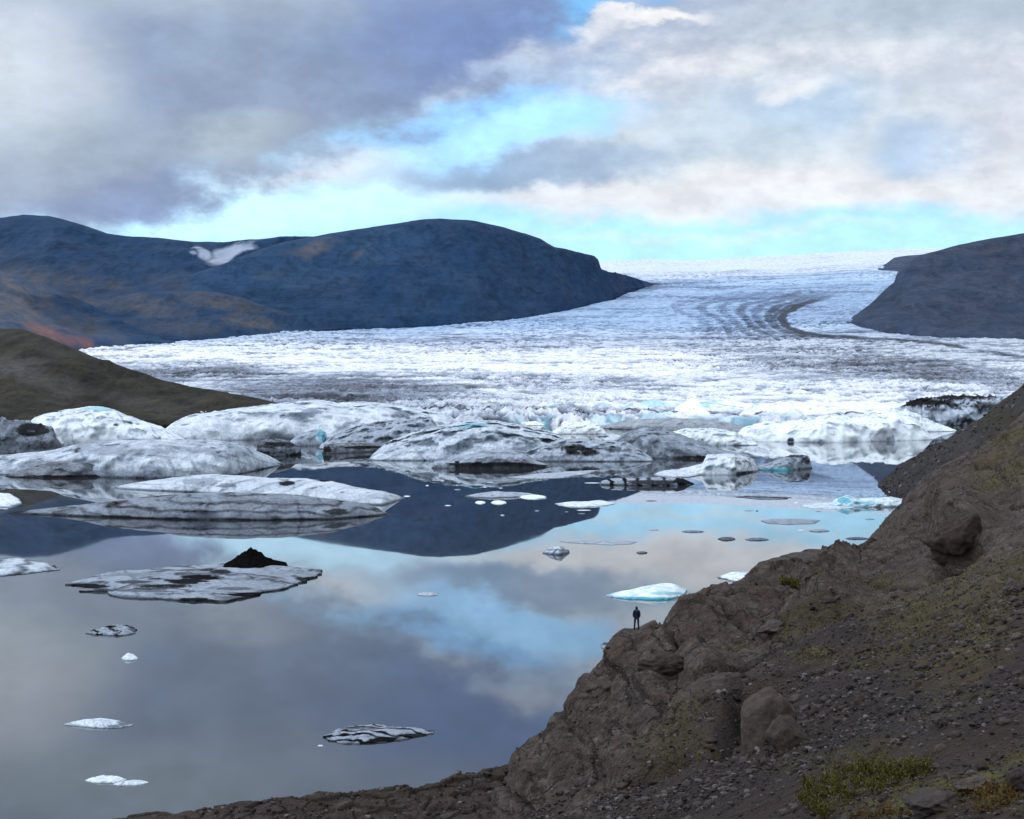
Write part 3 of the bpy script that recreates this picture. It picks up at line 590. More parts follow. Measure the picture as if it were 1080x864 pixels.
# -- left group
mound('ice_mound', 'black ash-covered ice lump at the left edge', [(-40, 480), (70, 480)], [(-40, 478), (-20, 446), (0, 442), (14, 442), (30, 444), (45, 447), (55, 452), (62, 464), (70, 478)], 40, .52, .22, .6, marks=[(34, 452, 22, 8, .82), (14, 446, 5, 12, .5), (40, 470, 14, 6, .7), (60, 470, 10, 8, .62)], seed=21, cat='ice mound', nc=150, nr=40)
mound('ice_mound', 'smooth white ice dome with faint vertical creases at the left', [(20, 472), (205, 472)], [(20, 470), (36, 441), (50, 436), (75, 431), (95, 428.5), (110, 429), (125, 434), (145, 442), (165, 449), (185, 458), (205, 470)], 85, .14, .05, .7, marks=[(122, 448, 3, 1.8, .75)], bmarks=[(105, 431, 14, 3.5, .55)], seed=22, cat='ice mound', nc=220, nr=44, stripes=(.08, 0, .35, 0, 5))
mound('ice_mound', 'long low white slab with dirty crest between the dome and the dark mound', [(-40, 500), (60, 502), (160, 505), (240, 503), (300, 490)], [(-40, 482), (0, 481), (50, 476), (85, 468), (110, 464), (150, 463), (190, 463), (225, 464), (255, 470), (280, 479), (300, 489)], 75, .29, .05, .8, marks=[(110, 476, 40, 6, .4), (180, 470, 20, 2, .35), (60, 492, 50, 7, .42), (80, 476, 3, 2, .7)], seed=23, cat='ice mound', nc=260, nr=44, stripes=(.14, .7, .04, 0, 3))
mound('iceberg', 'dark brown-grey mound of dirty ice with a black water line', [(5, 503.5), (60, 504), (150, 503), (182, 501)], [(5, 502), (30, 493), (55, 487), (85, 484), (115, 484), (130, 488), (150, 496), (182, 500.5)], 40, .52, .07, .7, warm=.35, marks=[(80, 502, 60, 1.2, .9), (100, 491, 18, 4, .62), (60, 490, 16, 3, .6)], seed=24, nc=180)
mound('iceberg', 'dark layered ice wedge beside the teal-ended slab', [(270, 483), (318, 480)], [(270, 467), (280, 463), (290, 462), (305, 465), (318, 473)], 22, .55, .08, .6, stripes=(.3, 1.4, .1, 0, 2), marks=[(295, 468, 22, 2, .8)], seed=25, nc=80)
mound('iceberg', 'grey ice slab with a teal broken end', [(304, 470.5), (346, 470.5)], [(304, 467), (315, 458), (328, 453.5), (338, 452.5), (344, 456), (346, 469)], 26, .36, .06, .5, marks=[(342, 463, 2.5, 5, .85)], bmarks=[(339, 458, 5.5, 7, .55)], seed=26, nc=80)
mound('iceberg', 'low brown ice ledge with a black undercut in front of the grey mound', [(340, 479), (410, 476)], [(340, 469), (360, 467), (385, 466), (400, 470), (410, 475)], 20, .5, .08, .5, warm=.4, marks=[(385, 472, 26, 2, .85), (345, 474, 6, 4, .8)], seed=27, nc=90)
mound('iceberg', 'white backed floe lying behind the long grey berg', [(118, 516), (200, 519), (300, 527), (360, 531), (404, 533), (428, 526)], [(118, 514), (135, 511), (160, 507), (200, 502), (230, 500), (260, 503), (290, 505), (320, 505), (345, 507), (375, 514), (404, 518), (428, 525)], 46, .26, .04, .8, marks=[(302, 510, 9, 3, .85), (343, 506, 7, 3, .9), (215, 508, 24, 5, .4), (240, 512, 12, 2.5, .5)], seed=28, nc=260, nr=40, mat=M_ICE)
mound('iceberg', 'long streaked grey berg lying low on the dark water', [(8, 543), (60, 544), (120, 546), (200, 548.5), (280, 549), (350, 548), (414, 543)], [(8, 541), (40, 537.5), (80, 533.5), (120, 527.5), (160, 524), (200, 521), (250, 519.5), (300, 521.5), (350, 527), (390, 533), (414, 542)], 30, .47, .06, .75, stripes=(.22, 2.4, .05, .0, 4), marks=[(355, 540, 16, 4, .75), (290, 546, 7, 2, .7), (160, 541, 12, 2, .5), (260, 555, 80, 1.2, .6)], seed=29, nc=320, nr=44, mat=M_ICE)
floe('iceberg', 'small white floe cut by the left edge', [(-30, 527), (0, 521), (12, 522), (20, 527), (22, 531), (12, 535), (-30, 536)], 2.2, .12, .5, seed=30)
floe('iceberg', 'grey ribbed floe cut by the left edge beside the cone floe', [(-60, 600), (-20, 590), (20, 590), (45, 593), (66, 601), (40, 604), (0, 608), (-60, 610)], 1.4, .26, .5, stripes=(.3, .5, .9, .2, 2), seed=31)
# -- middle water
mound('iceberg', 'layered flat berg with a black waterline cliff', [(455, 494), (500, 494), (560, 493.5), (582, 493)], [(455, 487), (470, 485), (495, 479), (515, 475), (535, 474), (552, 476), (565, 486), (582, 492)], 34, .36, .06, .35, stripes=(.1, 2, 0, 0, 1), marks=[(520, 490, 62, 2.4, .88), (562, 492, 20, 2, .85), (482, 490, 3, 5, .85)], seed=32, nc=170, mat=M_ICE)
floe('iceberg', 'pale grey shelf of ice off the layered berg', [(536, 503.5), (560, 500.5), (600, 497.5), (630, 496), (622, 499.5), (590, 504.5), (555, 505.5)], .7, .32, .4, seed=33)
mound('iceberg', 'striped black and white floe under the grey dome', [(632, 511.5), (680, 512.5), (715, 512.5), (734, 511)], [(632, 508), (645, 504.5), (670, 504), (700, 503.5), (720, 504.5), (734, 511)], 16, .38, .06, .5, stripes=(.55, .3, 1.1, 0, 1.5), marks=[(722, 508, 14, 4.5, .88), (690, 509, 40, 3, .75)], seed=34, nc=130, mat=M_ICE)
mound('iceberg', 'large pale slab with dark broken corner and blue waterline', [(700, 500), (740, 501), (775, 501), (800, 497)], [(700, 499), (720, 494), (742, 489), (745, 479.5), (775, 478.5), (795, 484), (800, 496)], 34, .2, .03, .6, marks=[(785, 500.5, 16, 3.5, .8), (806, 490, 6, 3, .7)], seed=35, nc=120, mat=M_ICE)
mound('iceberg', 'grey humped floe with turquoise edge beside the pale slab', [(795, 496), (830, 496.5), (857, 494)], [(795, 493), (815, 487), (832, 480.5), (845, 479.5), (853, 481), (857, 492)], 22, .38, .10, .6, bmarks=[(822, 495.5, 20, 2, .9)], marks=[(850, 486, 5, 5, .72), (838, 481, 14, 2, .7)], seed=36, nc=100, mat=M_ICE)
floe('iceberg', 'low cream-grey hump left of the pale slab', lens(690, 738, 497, 504, .6), 2.2, .22, .7, seed=37)
floe('iceberg', 'grey pointed floe alone in the dark reflection', [(490, 523.5), (505, 521), (520, 520), (545, 521.5), (568, 522), (556, 524), (520, 525.5), (500, 525)], 1.6, .34, .7, seed=38)
floe('iceberg', 'white sliver right of the grey pointed floe', lens(548, 576, 522.5, 526.5), .8, .06, .4, seed=39)
floe('iceberg', 'small white chip below the grey pointed floe', lens(518, 534, 528.5, 532), .7, .06, .5, seed=40)
floe('iceberg', 'tiny white chip at the left below the grey pointed floe', lens(501, 512, 529, 531.5), .6, .06, .5, seed=41, nb=60, nr=10)
floe('iceberg', 'long white floe at the edge of the mountain reflection', [(586, 531.5), (600, 530), (620, 530.5), (635, 528.5), (650, 531), (640, 533.5), (610, 535.5), (592, 534)], 1.1, .16, .5, seed=42)
floe('iceberg', 'thin dark grey floe sliver near the bright reflection', [(775, 524.2), (790, 523), (815, 524.2), (836, 524.7), (828, 526.7), (800, 527)], .6, .52, .4, stripes=(.3, 3, .2, .5, 1), seed=43)
floe('iceberg', 'grey translucent slab lying just below the dark sliver', [(802, 549.5), (815, 547.5), (840, 547.5), (866, 549), (858, 552.5), (830, 553.5), (808, 552)], .6, .42, .4, seed=44)
mound('iceberg', 'turquoise floe beside the tip of the scree slope', [(872, 534), (900, 535), (940, 535), (972, 533)], [(872, 533), (882, 526.5), (893, 522.5), (905, 526), (920, 525.5), (940, 524.5), (955, 527), (972, 532)], 20, .10, .12, .6, blue=.5, bmarks=[(890, 528, 9, 4, .95), (912, 531, 12, 2.5, .75)], seed=45, nc=150, mat=M_ICE)
floe('iceberg', 'small bright white floe at the tip of the scree slope', lens(937, 949, 517, 520), 1.5, .02, .7, seed=46, nb=60)
floe('iceberg', 'thin white sheet of ice left of the turquoise floe', lens(845, 905, 530, 537, .6), .4, .2, .3, blue=.2, seed=47)
floe('iceberg', 'short dark floe left in the cyan reflection', lens(719, 743, 560.3, 561.6), .5, .5, .4, seed=48, nb=70)
floe('iceberg', 'dark twin-tipped floe in the cyan reflection', lens(757, 776, 567.5, 570), .7, .6, .5, seed=49, nb=70)
floe('iceberg', 'grey boat-shaped floe right of the twin-tipped one', lens(786, 811, 568.3, 570.3), .6, .55, .5, seed=50, nb=70)
floe('iceberg', 'low grey floe nearest the ridge boulders in the cyan reflection', lens(853, 875, 559.3, 561), .6, .42, .5, seed=51, nb=70)
floe('iceberg', 'dark sliver of ice touching the ridge boulders', lens(892, 916, 567.5, 569), .5, .6, .4, seed=52, nb=70)
mound('iceberg', 'small hump-backed white floe at the mountain reflection tip', [(572, 584), (590, 585.5), (601, 583)], [(572, 582.5), (582, 577), (592, 575.5), (601, 581)], 6, .26, .1, .6, stripes=(.3, 4, 0, .6, 1), seed=53, nc=60, nr=18, mat=M_ICE)
floe('iceberg', 'long thin bar of ice beside the hump-backed floe', [(590, 571), (630, 571), (671, 571.5), (668, 574), (645, 575), (600, 572.6)], .45, .36, .3, seed=54)
floe('iceberg', 'short dark chip under the long thin bar', lens(671, 683, 582.5, 584), .5, .58, .4, seed=55, nb=60)
floe('iceberg', 'pale turquoise domed berg behind the standing person', [(640, 629.5), (652, 626), (676, 623), (700, 621.5), (718, 621), (724, 624), (722, 628), (705, 633), (684, 632.5), (660, 632)], 1.6, .0, .5, rough=.06, blue=.42, bmarks=[(660, 631, 26, 2.0, 1.), (695, 632, 28, 2.2, 1.), (706, 626, 22, 2, .7)], bumps=[(708, 625, 9, .8, 1)], seed=56)
floe('iceberg', 'white striped floe half hidden behind the ridge', [(755, 609), (770, 605), (800, 603), (830, 606), (810, 613), (775, 614)], 1.3, .14, .5, stripes=(.2, 3, .3, .2, 1), seed=57)
floe('iceberg', 'grey floe half hidden behind the ledge under the person', [(633, 683), (636, 678), (660, 677), (690, 680), (680, 687), (645, 687)], .9, .38, .3, marks=[(650, 679, 20, 2, .7)], seed=58)
floe('iceberg', 'grey chip of ice alone in the middle water left of the person', lens(440, 462, 626, 628.5), .5, .3, .4, seed=59, nb=60)
rb = random.Random(8)
for k in range(34):                                        # small brash drifting in front of the ice masses
    x = rb.uniform(410, 930); y = rb.uniform(499, 560) if x > 650 else rb.uniform(502, 545); w_ = rb.uniform(3, 13)*(1 if rb.random() < .8 else 1.8)
    floe('brash_ice', 'tiny chip of brash ice drifting among the floes in front of the glacier', lens(x, x+w_, y, y+rb.uniform(.5, 1.2), rb.random()), rb.uniform(.12, .3), rb.choice([.06, .2, .4, .5]), rb.uniform(.3, .7), seed=200+k, nb=40, nr=8, group='brash ice chips on the lake', cat='brash ice')
# -- foreground water
cone = floe('ice_floe', 'broad ash-streaked ice floe carrying a black cone', [(68, 617), (76, 613), (100, 609), (118, 604), (150, 603), (172, 599.5), (205, 598), (236, 595.5), (262, 594.5), (296, 598), (322, 601), (343, 605), (338, 609), (320, 614), (296, 622), (268, 629), (240, 633), (205, 636), (176, 633.5), (140, 631), (108, 627), (116, 624), (84, 624), (92, 620)], 2.0, .42, .12,
    marks=[(212, 609, 22, 3.2, .95), (196, 613, 26, 3.4, .9), (176, 618, 30, 2.2, .85), (160, 621, 22, 1.6, .7), (140, 614, 22, 2.4, .7), (232, 603, 14, 2.4, .8), (92, 618, 26, 3, .9), (95, 625, 18, 2, .95), (290, 627, 64, 3.5, .95), (210, 633, 24, 3, .9), (330, 611, 22, 3.5, .8), (150, 623, 40, 2, .6), (250, 621, 30, 2, .6), (270, 611, 44, 2.2, .5), (140, 606, 40, 2.5, .5)], seed=60, nb=360, nr=80, stripes=(.22, 2, .12, .22, 4), rough=.22)
def ash_cone():
    c = P(264, 598, wd(600))[:2]; n = 72; rs = np.linspace(0, 1, 26); t = np.linspace(0, 2*np.pi, n)
    R = 8.6; X = rs[:, None]*np.cos(t)*R; Y = rs[:, None]*np.sin(t)*R*1.8
    prof = 4.5*np.clip(1-rs, 0, 1)**1.85*(1-.12*np.exp(-(rs/.08)**2)); q = np.stack([X, Y*.5, X*0], -1)
    Z = prof[:, None]*(1+.4*fbm(q*.55, 4, off=3))+.16*fbm(q*1.6, 3)*(1-rs)[:, None]; Z[:, 0] = Z[:, -1]; X = X+.5*fbm(q*.4, 3, off=9)*rs[:, None]; X[:, -1] = X[:, 0]
    v = np.stack([X, Y, Z+.5*(1-rs**4)[:, None]-.2], -1)
    m = flat_material('black_ash', (.003,.003,.003), (.009,.008,.008), 1.5, .95, 0.0)
    o = mesh_obj('ash_cone', v+np.array([c[0], c[1], .45]), grid_faces(len(rs), n), m, origin=(c[0], c[1], .45)); tag(o, 'small black ash cone standing on the broad floe', 'ash cone')
ash_cone()
floe('iceberg', 'black and white striped small floe below the cone floe', [(90, 668), (105, 663.5), (120, 661), (138, 661), (144, 664), (142, 668.5), (125, 671), (105, 670)], 1.0, .42, .5, stripes=(.6, 2, 1.6, .8, 3), seed=61)
floe('iceberg', 'tiny bright white floe below the small striped floe', lens(128, 146, 692.5, 697), .6, .16, .5, bumps=[(136, 694, 1.2, .3, 1)], seed=62, nb=70)
floe('iceberg', 'white floe with a grey nose and greenish rim', [(67, 764.5), (85, 760.5), (105, 759.5), (122, 760.5), (141, 765), (128, 767.5), (108, 768.5), (85, 766.5)], .75, .22, .6, marks=[(130, 763, 8, 4, .5), (120, 766, 10, 1.5, .5)], seed=63)
floe('iceberg', 'smooth white floe nearest the camera at the lower left', [(88, 823.5), (98, 820.5), (115, 819), (128, 820), (134, 823), (122, 826), (100, 826)], .5, .16, .6, seed=64)
floe('iceberg', 'thin white sliver touching the smooth white floe', [(118, 827.5), (132, 824.5), (150, 823.5), (158, 826), (145, 828.5), (125, 829)], .35, .2, .4, seed=65, nb=80)
floe('iceberg', 'lens-shaped floe with fine black ash stripes near the shore', [(341, 776), (352, 770.5), (372, 767), (400, 766), (430, 769), (459, 773), (440, 777.5), (415, 781.5), (385, 785), (355, 784), (344, 780)], 1.0, .40, .5, stripes=(.75, 2, .7, 3.6, 3.5), marks=[(405, 780, 18, 3.5, .95), (435, 776, 20, 2.5, .8), (380, 768, 30, 2.5, .6)], seed=66, nb=240, nr=50)
floe('iceberg', 'speck of ice beside the striped lens floe', lens(335, 341, 786, 787.4), .12, .2, .3, seed=67, nb=40, nr=8)

# ------------------------------------------------------------------ foreground hillside
def hillside():
    #  px : five visible knots (py, d) from below the frame up to the crest, then two hidden ones (d, z) down its far side
    T = {440: [(1150,70),(1130,75),(1110,80),(1090,86),(1040,95),(104,-1),(112,-4)],
         500: [(1120,62),(1060,68),(1010,76),(970,86),(925,96),(105,1),(114,-4)],
         530: [(1100,55),(1000,62),(940,72),(905,84),(868,97),(106,4),(116,-4)],
         543: [(1100,49),(970,60),(910,72),(870,85),(832,99),(108,5),(118,-4)],
         552: [(1100,45),(950,58),(890,72),(850,86),(806,100),(110,5),(120,-4)],
         575: [(1100,40),(910,62),(868,75),(825,89),(770,102),(111,7),(124,-4)],
         600: [(1100,36),(880,64),(846,77),(800,91),(738,104),(113,8),(128,-4)],
         630: [(1100,32),(876,58),(834,75),(775,93),(708,107),(115,10),(132,-4)],
         648: [(1100,30),(872,56),(822,74),(757,94),(686,108),(116,13),(134,-4)],
         657: [(1100,29),(871,55),(815,74),(750,94),(667,108.6),(114,17),(136,-4)],
         671: [(1100,28),(870,54),(805,75),(740,94),(663,109),(114,18),(138,-4)],
         694: [(1100,27),(867,50),(800,72),(732,92),(660,111),(118,18),(141,-4)],
         703: [(1100,26),(866,49),(797,71),(729,92),(650,113),(120,18),(143,-4)],
         712: [(1100,25),(866,48),(794,70),(725,92),(637,115),(124,17),(146,-4)],
         724: [(1100,24),(866,46),(790,68),(720,92),(628,118),(130,16),(150,-4)],
         760: [(1100,22),(864,43),(776,66),(704,92),(618,126),(140,16),(160,-4)],
         800: [(1100,20),(864,40),(762,64),(690,92),(603,137),(150,16),(172,-4)],
         840: [(1100,18),(864,37),(750,62),(675,93),(591,150),(166,15),(186,-4)],
         880: [(1100,17),(864,34),(740,60),(660,95),(584,165),(182,14),(200,-4)],
         912: [(1100,16),(864,32),(730,58),(645,98),(572,182),(202,13),(220,-4)],
         940: [(1100,15),(864,30),(720,57),(630,100),(548,200),(222,12),(240,-4)],
         958: [(1100,15),(864,29),(714,56),(618,102),(528,208),(232,14),(262,-4)],
         1000: [(1100,14),(864,27),(700,55),(595,105),(494,222),(250,20),(300,2)],
         1040: [(1100,13.5),(864,26),(690,53),(575,105),(468,232),(262,26),(318,12)],
         1080: [(1100,13),(864,25),(680,52),(558,105),(440,240),(270,34),(330,20)],
         1250: [(1100,12),(864,22),(640,50),(500,105),(350,240),(280,50),(340,40)],
         1500: [(1100,12),(840,20),(560,48),(420,100),(250,220),(260,60),(330,50)]}
    kx = sorted(T); px = np.concatenate([np.linspace(440, 520, 50)[:-1], np.linspace(520, 1100, 560)[:-1], np.linspace(1100, 1500, 130)])
    K = []
    for k in range(7):
        a = np.array([T[x][k][0] for x in kx], float); b = np.array([T[x][k][1] for x in kx], float)
        A = np.interp(px, kx, a); Bv = np.interp(px, kx, b); sm = 9 if k == 4 else 25
        A = smooth1(A, sm); Bv = smooth1(Bv, sm)
        K.append(P(px, A, Bv) if k < 5 else np.stack([(px-CX)/F*A, A, Bv], -1))
    seg = [40, 130, 130, 160, 30, 20]; g = catmull(K, seg); g0 = g.copy()
    ix, iy = pix(g0); nr = len(g); row = np.arange(nr)
    c_row = sum(seg[:4]); up = np.clip(row/ c_row, 0, 2)[:, None]+0*ix
    N = grid_normals(g)
    X = g0
    wn = fbm(X/6, 3, off=2)
    # bare rock on the left nose and along the crest, scree lower and to the right
    line = np.interp(ix, [500, 620, 700, 760, 820, 900, 1000, 1080, 1500], [900, 838, 800, 745, 680, 640, 640, 600, 560])
    rock = sst(-28, 34, line-iy+wn*46)
    d = X[..., 1]; s = np.clip(d/100, .35, 2.0)
    f1, f2, cid = worley(X*np.array([1, .8, .55])/7.5+np.stack([wn, wn*.6, wn], -1)*.25, 3); e1 = f2-f1
    h1, h2, cd2 = worley(X*np.array([1, .8, .7])/2.6+.3*wn[..., None], 8); e2 = h2-h1
    big = fbm(X/16, 4, off=6); med = fbm(X/4, 5, g=.55, off=16); rd = (ridged(X*np.array([1, .8, .55])/9, 4, off=4)-.5)*(1-.8*sst(840, 930, ix))
    amp_r = np.clip(d/95, .3, 1.5)
    dip = X@np.array([[.80, .10, .62], [-.55, .35, .75], [.25, .9, -.35]]).T; dw = dip+np.stack([fbm(X/5, 4, off=70), fbm(X/5, 4, off=80), fbm(X/5, 4, off=90)], -1)*.9
    def joint(v, per, deep, w):                                # stepped slab faces with an open joint between them
        f = v/per; k = np.floor(f); t = f-k; hsh = np.mod(np.sin(k*12.9898)*43758.5453, 1); return deep*((hsh-.5)*1.2+(t-.5)*.7*(hsh-.3)), (1-sst(0, w, np.minimum(t, 1-t)))
    j1, c1 = joint(dw[..., 0]+.8*wn, 5.2, 1.5, .07); j2, c2 = joint(dw[..., 1], 3.4, .8, .06); j3, c3 = joint(dw[..., 2], 2.1, .4, .08)
    gate = sst(-.25, .35, fbm(X/9, 3, off=55))
    gate = gate*(1-sst(860, 940, ix)); j1 = j1*(1-.75*sst(860, 940, ix)); amp_r = amp_r*(1-.3*sst(860, 940, ix))
    disp = rock*amp_r*(1.6*big+1.0*rd+.45*(cid-.5)+j1+gate*j2+gate*j3+.42*med+.34*fbm(X/1.5, 5, g=.6, off=33)+.3*(ridged(X/3.2, 4, off=36)-.5)-.5*c1-.3*gate*c2)
    disp += (1-rock)*np.clip(d/60, .3, 1.6)*(.45*big+.28*med+.08*fbm(X/.9, 3, off=20))
    crest_damp = 1-.62*np.exp(-((row-c_row)/16.)**2)
    px_amp = (d/F)*9                                              # keeps the skyline within a few pixels of the photo
    disp = np.where(np.abs(row-c_row)[:, None] < 60, np.clip(disp*crest_damp[:, None], -px_amp*1.4, px_amp), disp)
    ledge = np.exp(-((ix-671)/16.)**2)*np.exp(-((iy-664)/14.)**2); disp *= 1-.9*ledge
    g = g0+N*disp[..., None]
    # hollows read in the photo: gully left of the big boulder, dark cave under the outcrop on the right
    def hollow(x, y, rx, ry, deep, rot=0):
        c, sn = math.cos(math.radians(rot)), math.sin(math.radians(rot)); dx, dy = ix-x, iy-y
        e = np.hypot((dx*c+dy*sn)/rx, (-dx*sn+dy*c)/ry)+wn*.25; return deep*(1-sst(.3, 1.1, e))
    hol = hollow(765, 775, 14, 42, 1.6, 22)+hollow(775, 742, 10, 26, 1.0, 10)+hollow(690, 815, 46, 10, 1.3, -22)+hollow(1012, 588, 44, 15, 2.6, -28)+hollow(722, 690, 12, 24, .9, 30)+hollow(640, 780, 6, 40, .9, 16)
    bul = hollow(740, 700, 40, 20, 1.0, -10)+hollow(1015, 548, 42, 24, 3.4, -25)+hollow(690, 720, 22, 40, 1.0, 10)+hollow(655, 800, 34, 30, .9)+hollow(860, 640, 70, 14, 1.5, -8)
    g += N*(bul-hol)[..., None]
    crack_hollow_shade = np.clip(rock*(.6*c1*sst(-.4, .3, med)+.4*gate*c2+.25*gate*c3+.2*sst(.06, .0, e1))+.6*sst(.5, 2.0, hol), 0, .9)  # dark joints, plus recess shade painted into the hollows
    def ell(x, y, rx, ry, rot=0, s=1.):
        c, sn = math.cos(math.radians(rot)), math.sin(math.radians(rot)); dx, dy = ix-x, iy-y
        return s*(1-sst(.35, 1.15, np.hypot((dx*c+dy*sn)/rx, (-dx*sn+dy*c)/ry)+fbm(X/3, 3, off=44)*.5))
    moss = np.zeros(ix.shape)
    for a in [(1030, 665, 60, 38, -20, .9), (1000, 640, 90, 34, -18, .75), (860, 690, 34, 12, -15, .9), (960, 835, 110, 26, -8, 1.), (1060, 820, 60, 32, -10, 1.), (870, 618, 14, 7, 0, 1.), (725, 768, 22, 26, 30, .55), (740, 790, 12, 26, 20, .5), (900, 622, 70, 7, -12, .6), (1060, 505, 40, 24, -25, .9), (1065, 465, 26, 12, -25, .8), (1000, 610, 60, 16, -24, .8), (940, 640, 60, 14, -15, .6), (780, 678, 30, 8, -10, .5), (640, 690, 14, 6, 0, .3), (1065, 610, 40, 30, -20, .7), (1000, 745, 60, 20, -20, .35), (1010, 700, 80, 26, -22, .6), (930, 690, 60, 16, -18, .5), (900, 800, 90, 20, -10, .5), (860, 655, 70, 12, -12, .5), (700, 790, 30, 20, -20, .4), (640, 800, 20, 30, 10, .3)]:
        moss = np.maximum(moss, ell(*a))
    at = {'scree': 1-rock, 'moss': moss, 'crack_hollow_shade': crack_hollow_shade}
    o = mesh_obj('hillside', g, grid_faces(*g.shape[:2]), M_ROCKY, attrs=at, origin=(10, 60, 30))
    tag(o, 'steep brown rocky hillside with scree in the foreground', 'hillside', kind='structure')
    return o, g, grid_normals(g), ix, iy, rock, moss, c_row
HS, HG, HN, HX, HYY, HROCK, HMOSS, CROW = hillside()

def scree_slope():
    T = {926: [(513,586),(511,592),(509,598),(600,.2),(606,-3)], 938: [(518,560),(508,575),(500,588),(602,1),(620,-3)], 950: [(525,531),(506,556),(489,580),(604,4),(640,-3)], 980: [(548,450),(508,510),(474,560),(600,6),(670,-3)],
         1020: [(575,381),(512,470),(452,542),(600,10),(690,-3)], 1050: [(590,352),(505,450),(428,532),(600,16),(700,-3)], 1080: [(602,331),(495,435),(404,522),(600,24),(710,-3)], 1250: [(640,279),(460,380),(300,480),(580,50),(740,-3)], 1500: [(660,258),(420,350),(220,440),(560,80),(740,-3)]}
    kx = sorted(T); px = np.concatenate([np.linspace(926, 1090, 260)[:-1], np.linspace(1090, 1500, 90)]); K = []
    for k in range(5):
        A = np.interp(px, kx, [T[x][k][0] for x in kx]); Bv = np.interp(px, kx, [T[x][k][1] for x in kx])
        A = smooth1(A, 9); Bv = smooth1(Bv, 9)
        K.append(P(px, A, Bv) if k < 3 else np.stack([(px-CX)/F*A, A, Bv], -1))
    b = K[0].copy(); b[:, 2] = -4; b[:, 1] -= 12; K = [b]+K
    g = catmull(K, [5, 90, 90, 16, 10]); X = g.copy(); N = grid_normals(g); ix, iy = pix(g)
    edge = sst(926, 950, ix)
    g = g+N*(edge*(1.2*fbm(X/30, 4, off=3)+.9*fbm(X/8, 4, off=9)+1.4*(ridged(X/22, 4, off=1)-.5)*sst(505, 540, iy)))[..., None]
    wn = fbm(X/14, 4, off=7)
    moss = .8*(1-sst(.3, 1.1, np.hypot((ix-1066)/34, (iy-470)/26)+wn*.5))+.4*(1-sst(.3, 1.1, np.hypot((ix-1050)/60, (iy-440)/14)+wn*.5))
    rk = 1-sst(-6, 8, (525-iy)+wn*10)
    n = NT('grey_scree'); n1 = n.noise(.12, 8, .65); n2 = n.noise(.8, 5, .7)
    c = n.mix(n.mapr(n1, .35, .65), (0.0302,0.0263,0.0258), (0.0620,0.0539,0.0515)); c = n.mix(n.mapr(n2, .35, .65, 0, .5), c, (0.0212,0.0179,0.0169))
    vs = n.node('ShaderNodeSeparateColor'); n.link(n.voro(.45, out='Color'), vs.inputs[0]); c = n.mix(n.math('MULTIPLY', n.mapr(vs.outputs[0], .93, .96), n.mapr(n.voro(.45), .45, .25)), c, (0.2494,0.2213,0.2100))
    c = n.mix(n.attr('moss'), c, (0.0468,0.0388,0.0122)); c = n.mix(n.attr('rock'), c, (0.0567,0.0401,0.0325))
    n.bump(n.math('ADD', n1, n2), 1.6, .8); m = n.done(c, .9, .2)
    o = mesh_obj('scree_slope', g, grid_faces(*g.shape[:2]), m, attrs={'moss': moss, 'rock': rk*.6}, origin=(150, 420, 0)); tag(o, 'dark grey scree slope running down into the lake on the right', 'slope', kind='structure')
    return g, grid_normals(g)
SG, SN = scree_slope()

def shore():
    cr = [(100, 868), (140, 861), (165, 857), (185, 861), (215, 853), (250, 847), (300, 842), (340, 838), (370, 837), (400, 832), (440, 829), (470, 823), (500, 816), (545, 810), (600, 806), (680, 800)]
    px = np.linspace(100, 680, 420); c = smooth1(lerp_poly(cr, px), 7); z = .25+1.2*sst(140, 560, px)
    dc = (CAMZ-z)*F/(c-HY)
    K = []
    for dd, zz in ((-70, 13), (-40, 6.5), (-20, 3.0), (-8, 1.6)):
        zb = z+np.maximum(0, (zz-1.2))*sst(140, 460, px)*.75; K.append(np.stack([(px-CX)/F*(dc+dd), dc+dd, zb], -1))
    K.append(np.stack([(px-CX)/F*dc, dc, z], -1)); K.append(np.stack([(px-CX)/F*(dc+5), dc+5, z*0-1.6], -1))
    g = catmull(K, [30, 36, 40, 40, 16]); X = g.copy()
    w1, w2, ci = worley(X/2.6, 4); a = np.ones(len(g)); a[-6:] = 0
    h = .5*fbm(X/7, 4, off=3)+.55*(ridged(X/4, 4, off=8)-.5)+.5*(ci-.5)-.35*sst(.12, 0, w2-w1)
    g[..., 2] += h*a[:, None]*(.35+.65*sst(120, 420, px))[None]
    o = mesh_obj('shore', g, grid_faces(*g.shape[:2]), M_ROCKY, attrs={'scree': .55+.4*fbm(X/5, 3), 'moss': 0*w1, 'crack_hollow_shade': .6*sst(.1, 0, w2-w1)}, origin=(-10, 140, 0)); tag(o, 'low dark rocky shore at the foot of the hillside', 'shore', kind='structure')
    return g, grid_normals(g)
SHG, SHN = shore()

# ------------------------------------------------------------------ stones, boulders, gravel
def blob_mesh(name, seed, sub, mat, ang=.5, sx=(1, .85, .62), blocky=.35):
    bm = bmesh.new(); bmesh.ops.create_icosphere(bm, subdivisions=sub, radius=1); V = np.array([v.co[:] for v in bm.verts]); bm.verts.index_update()
    Fc = np.array([[v.index for v in f.verts] for f in bm.faces]); bm.free()
    r = np.random.default_rng(seed)
    for _ in range(9):                                     # chop facets off
        n = r.normal(size=3); n /= np.linalg.norm(n); t = r.uniform(.55, .9); k = V@n; V = V-np.outer(np.clip(k-t, 0, None)*(.5+blocky), n)
    V = V*(1+ang*.35*fbm(V*1.3, 3, off=seed*3.3)+ang*.12*fbm(V*4, 3, off=seed))[:, None]*np.array(sx)
    me = bpy.data.meshes.new(name); me.from_pydata(V.tolist(), [], Fc.tolist()); me.update()
    me.polygons.foreach_set('use_smooth', np.full(len(me.polygons), sub > 2)); me.materials.append(mat); return me
M_STONEK = stone_material('smooth_brown_rock', (0.0637,0.0455,0.0374), (0.1011,0.0741,0.0618))
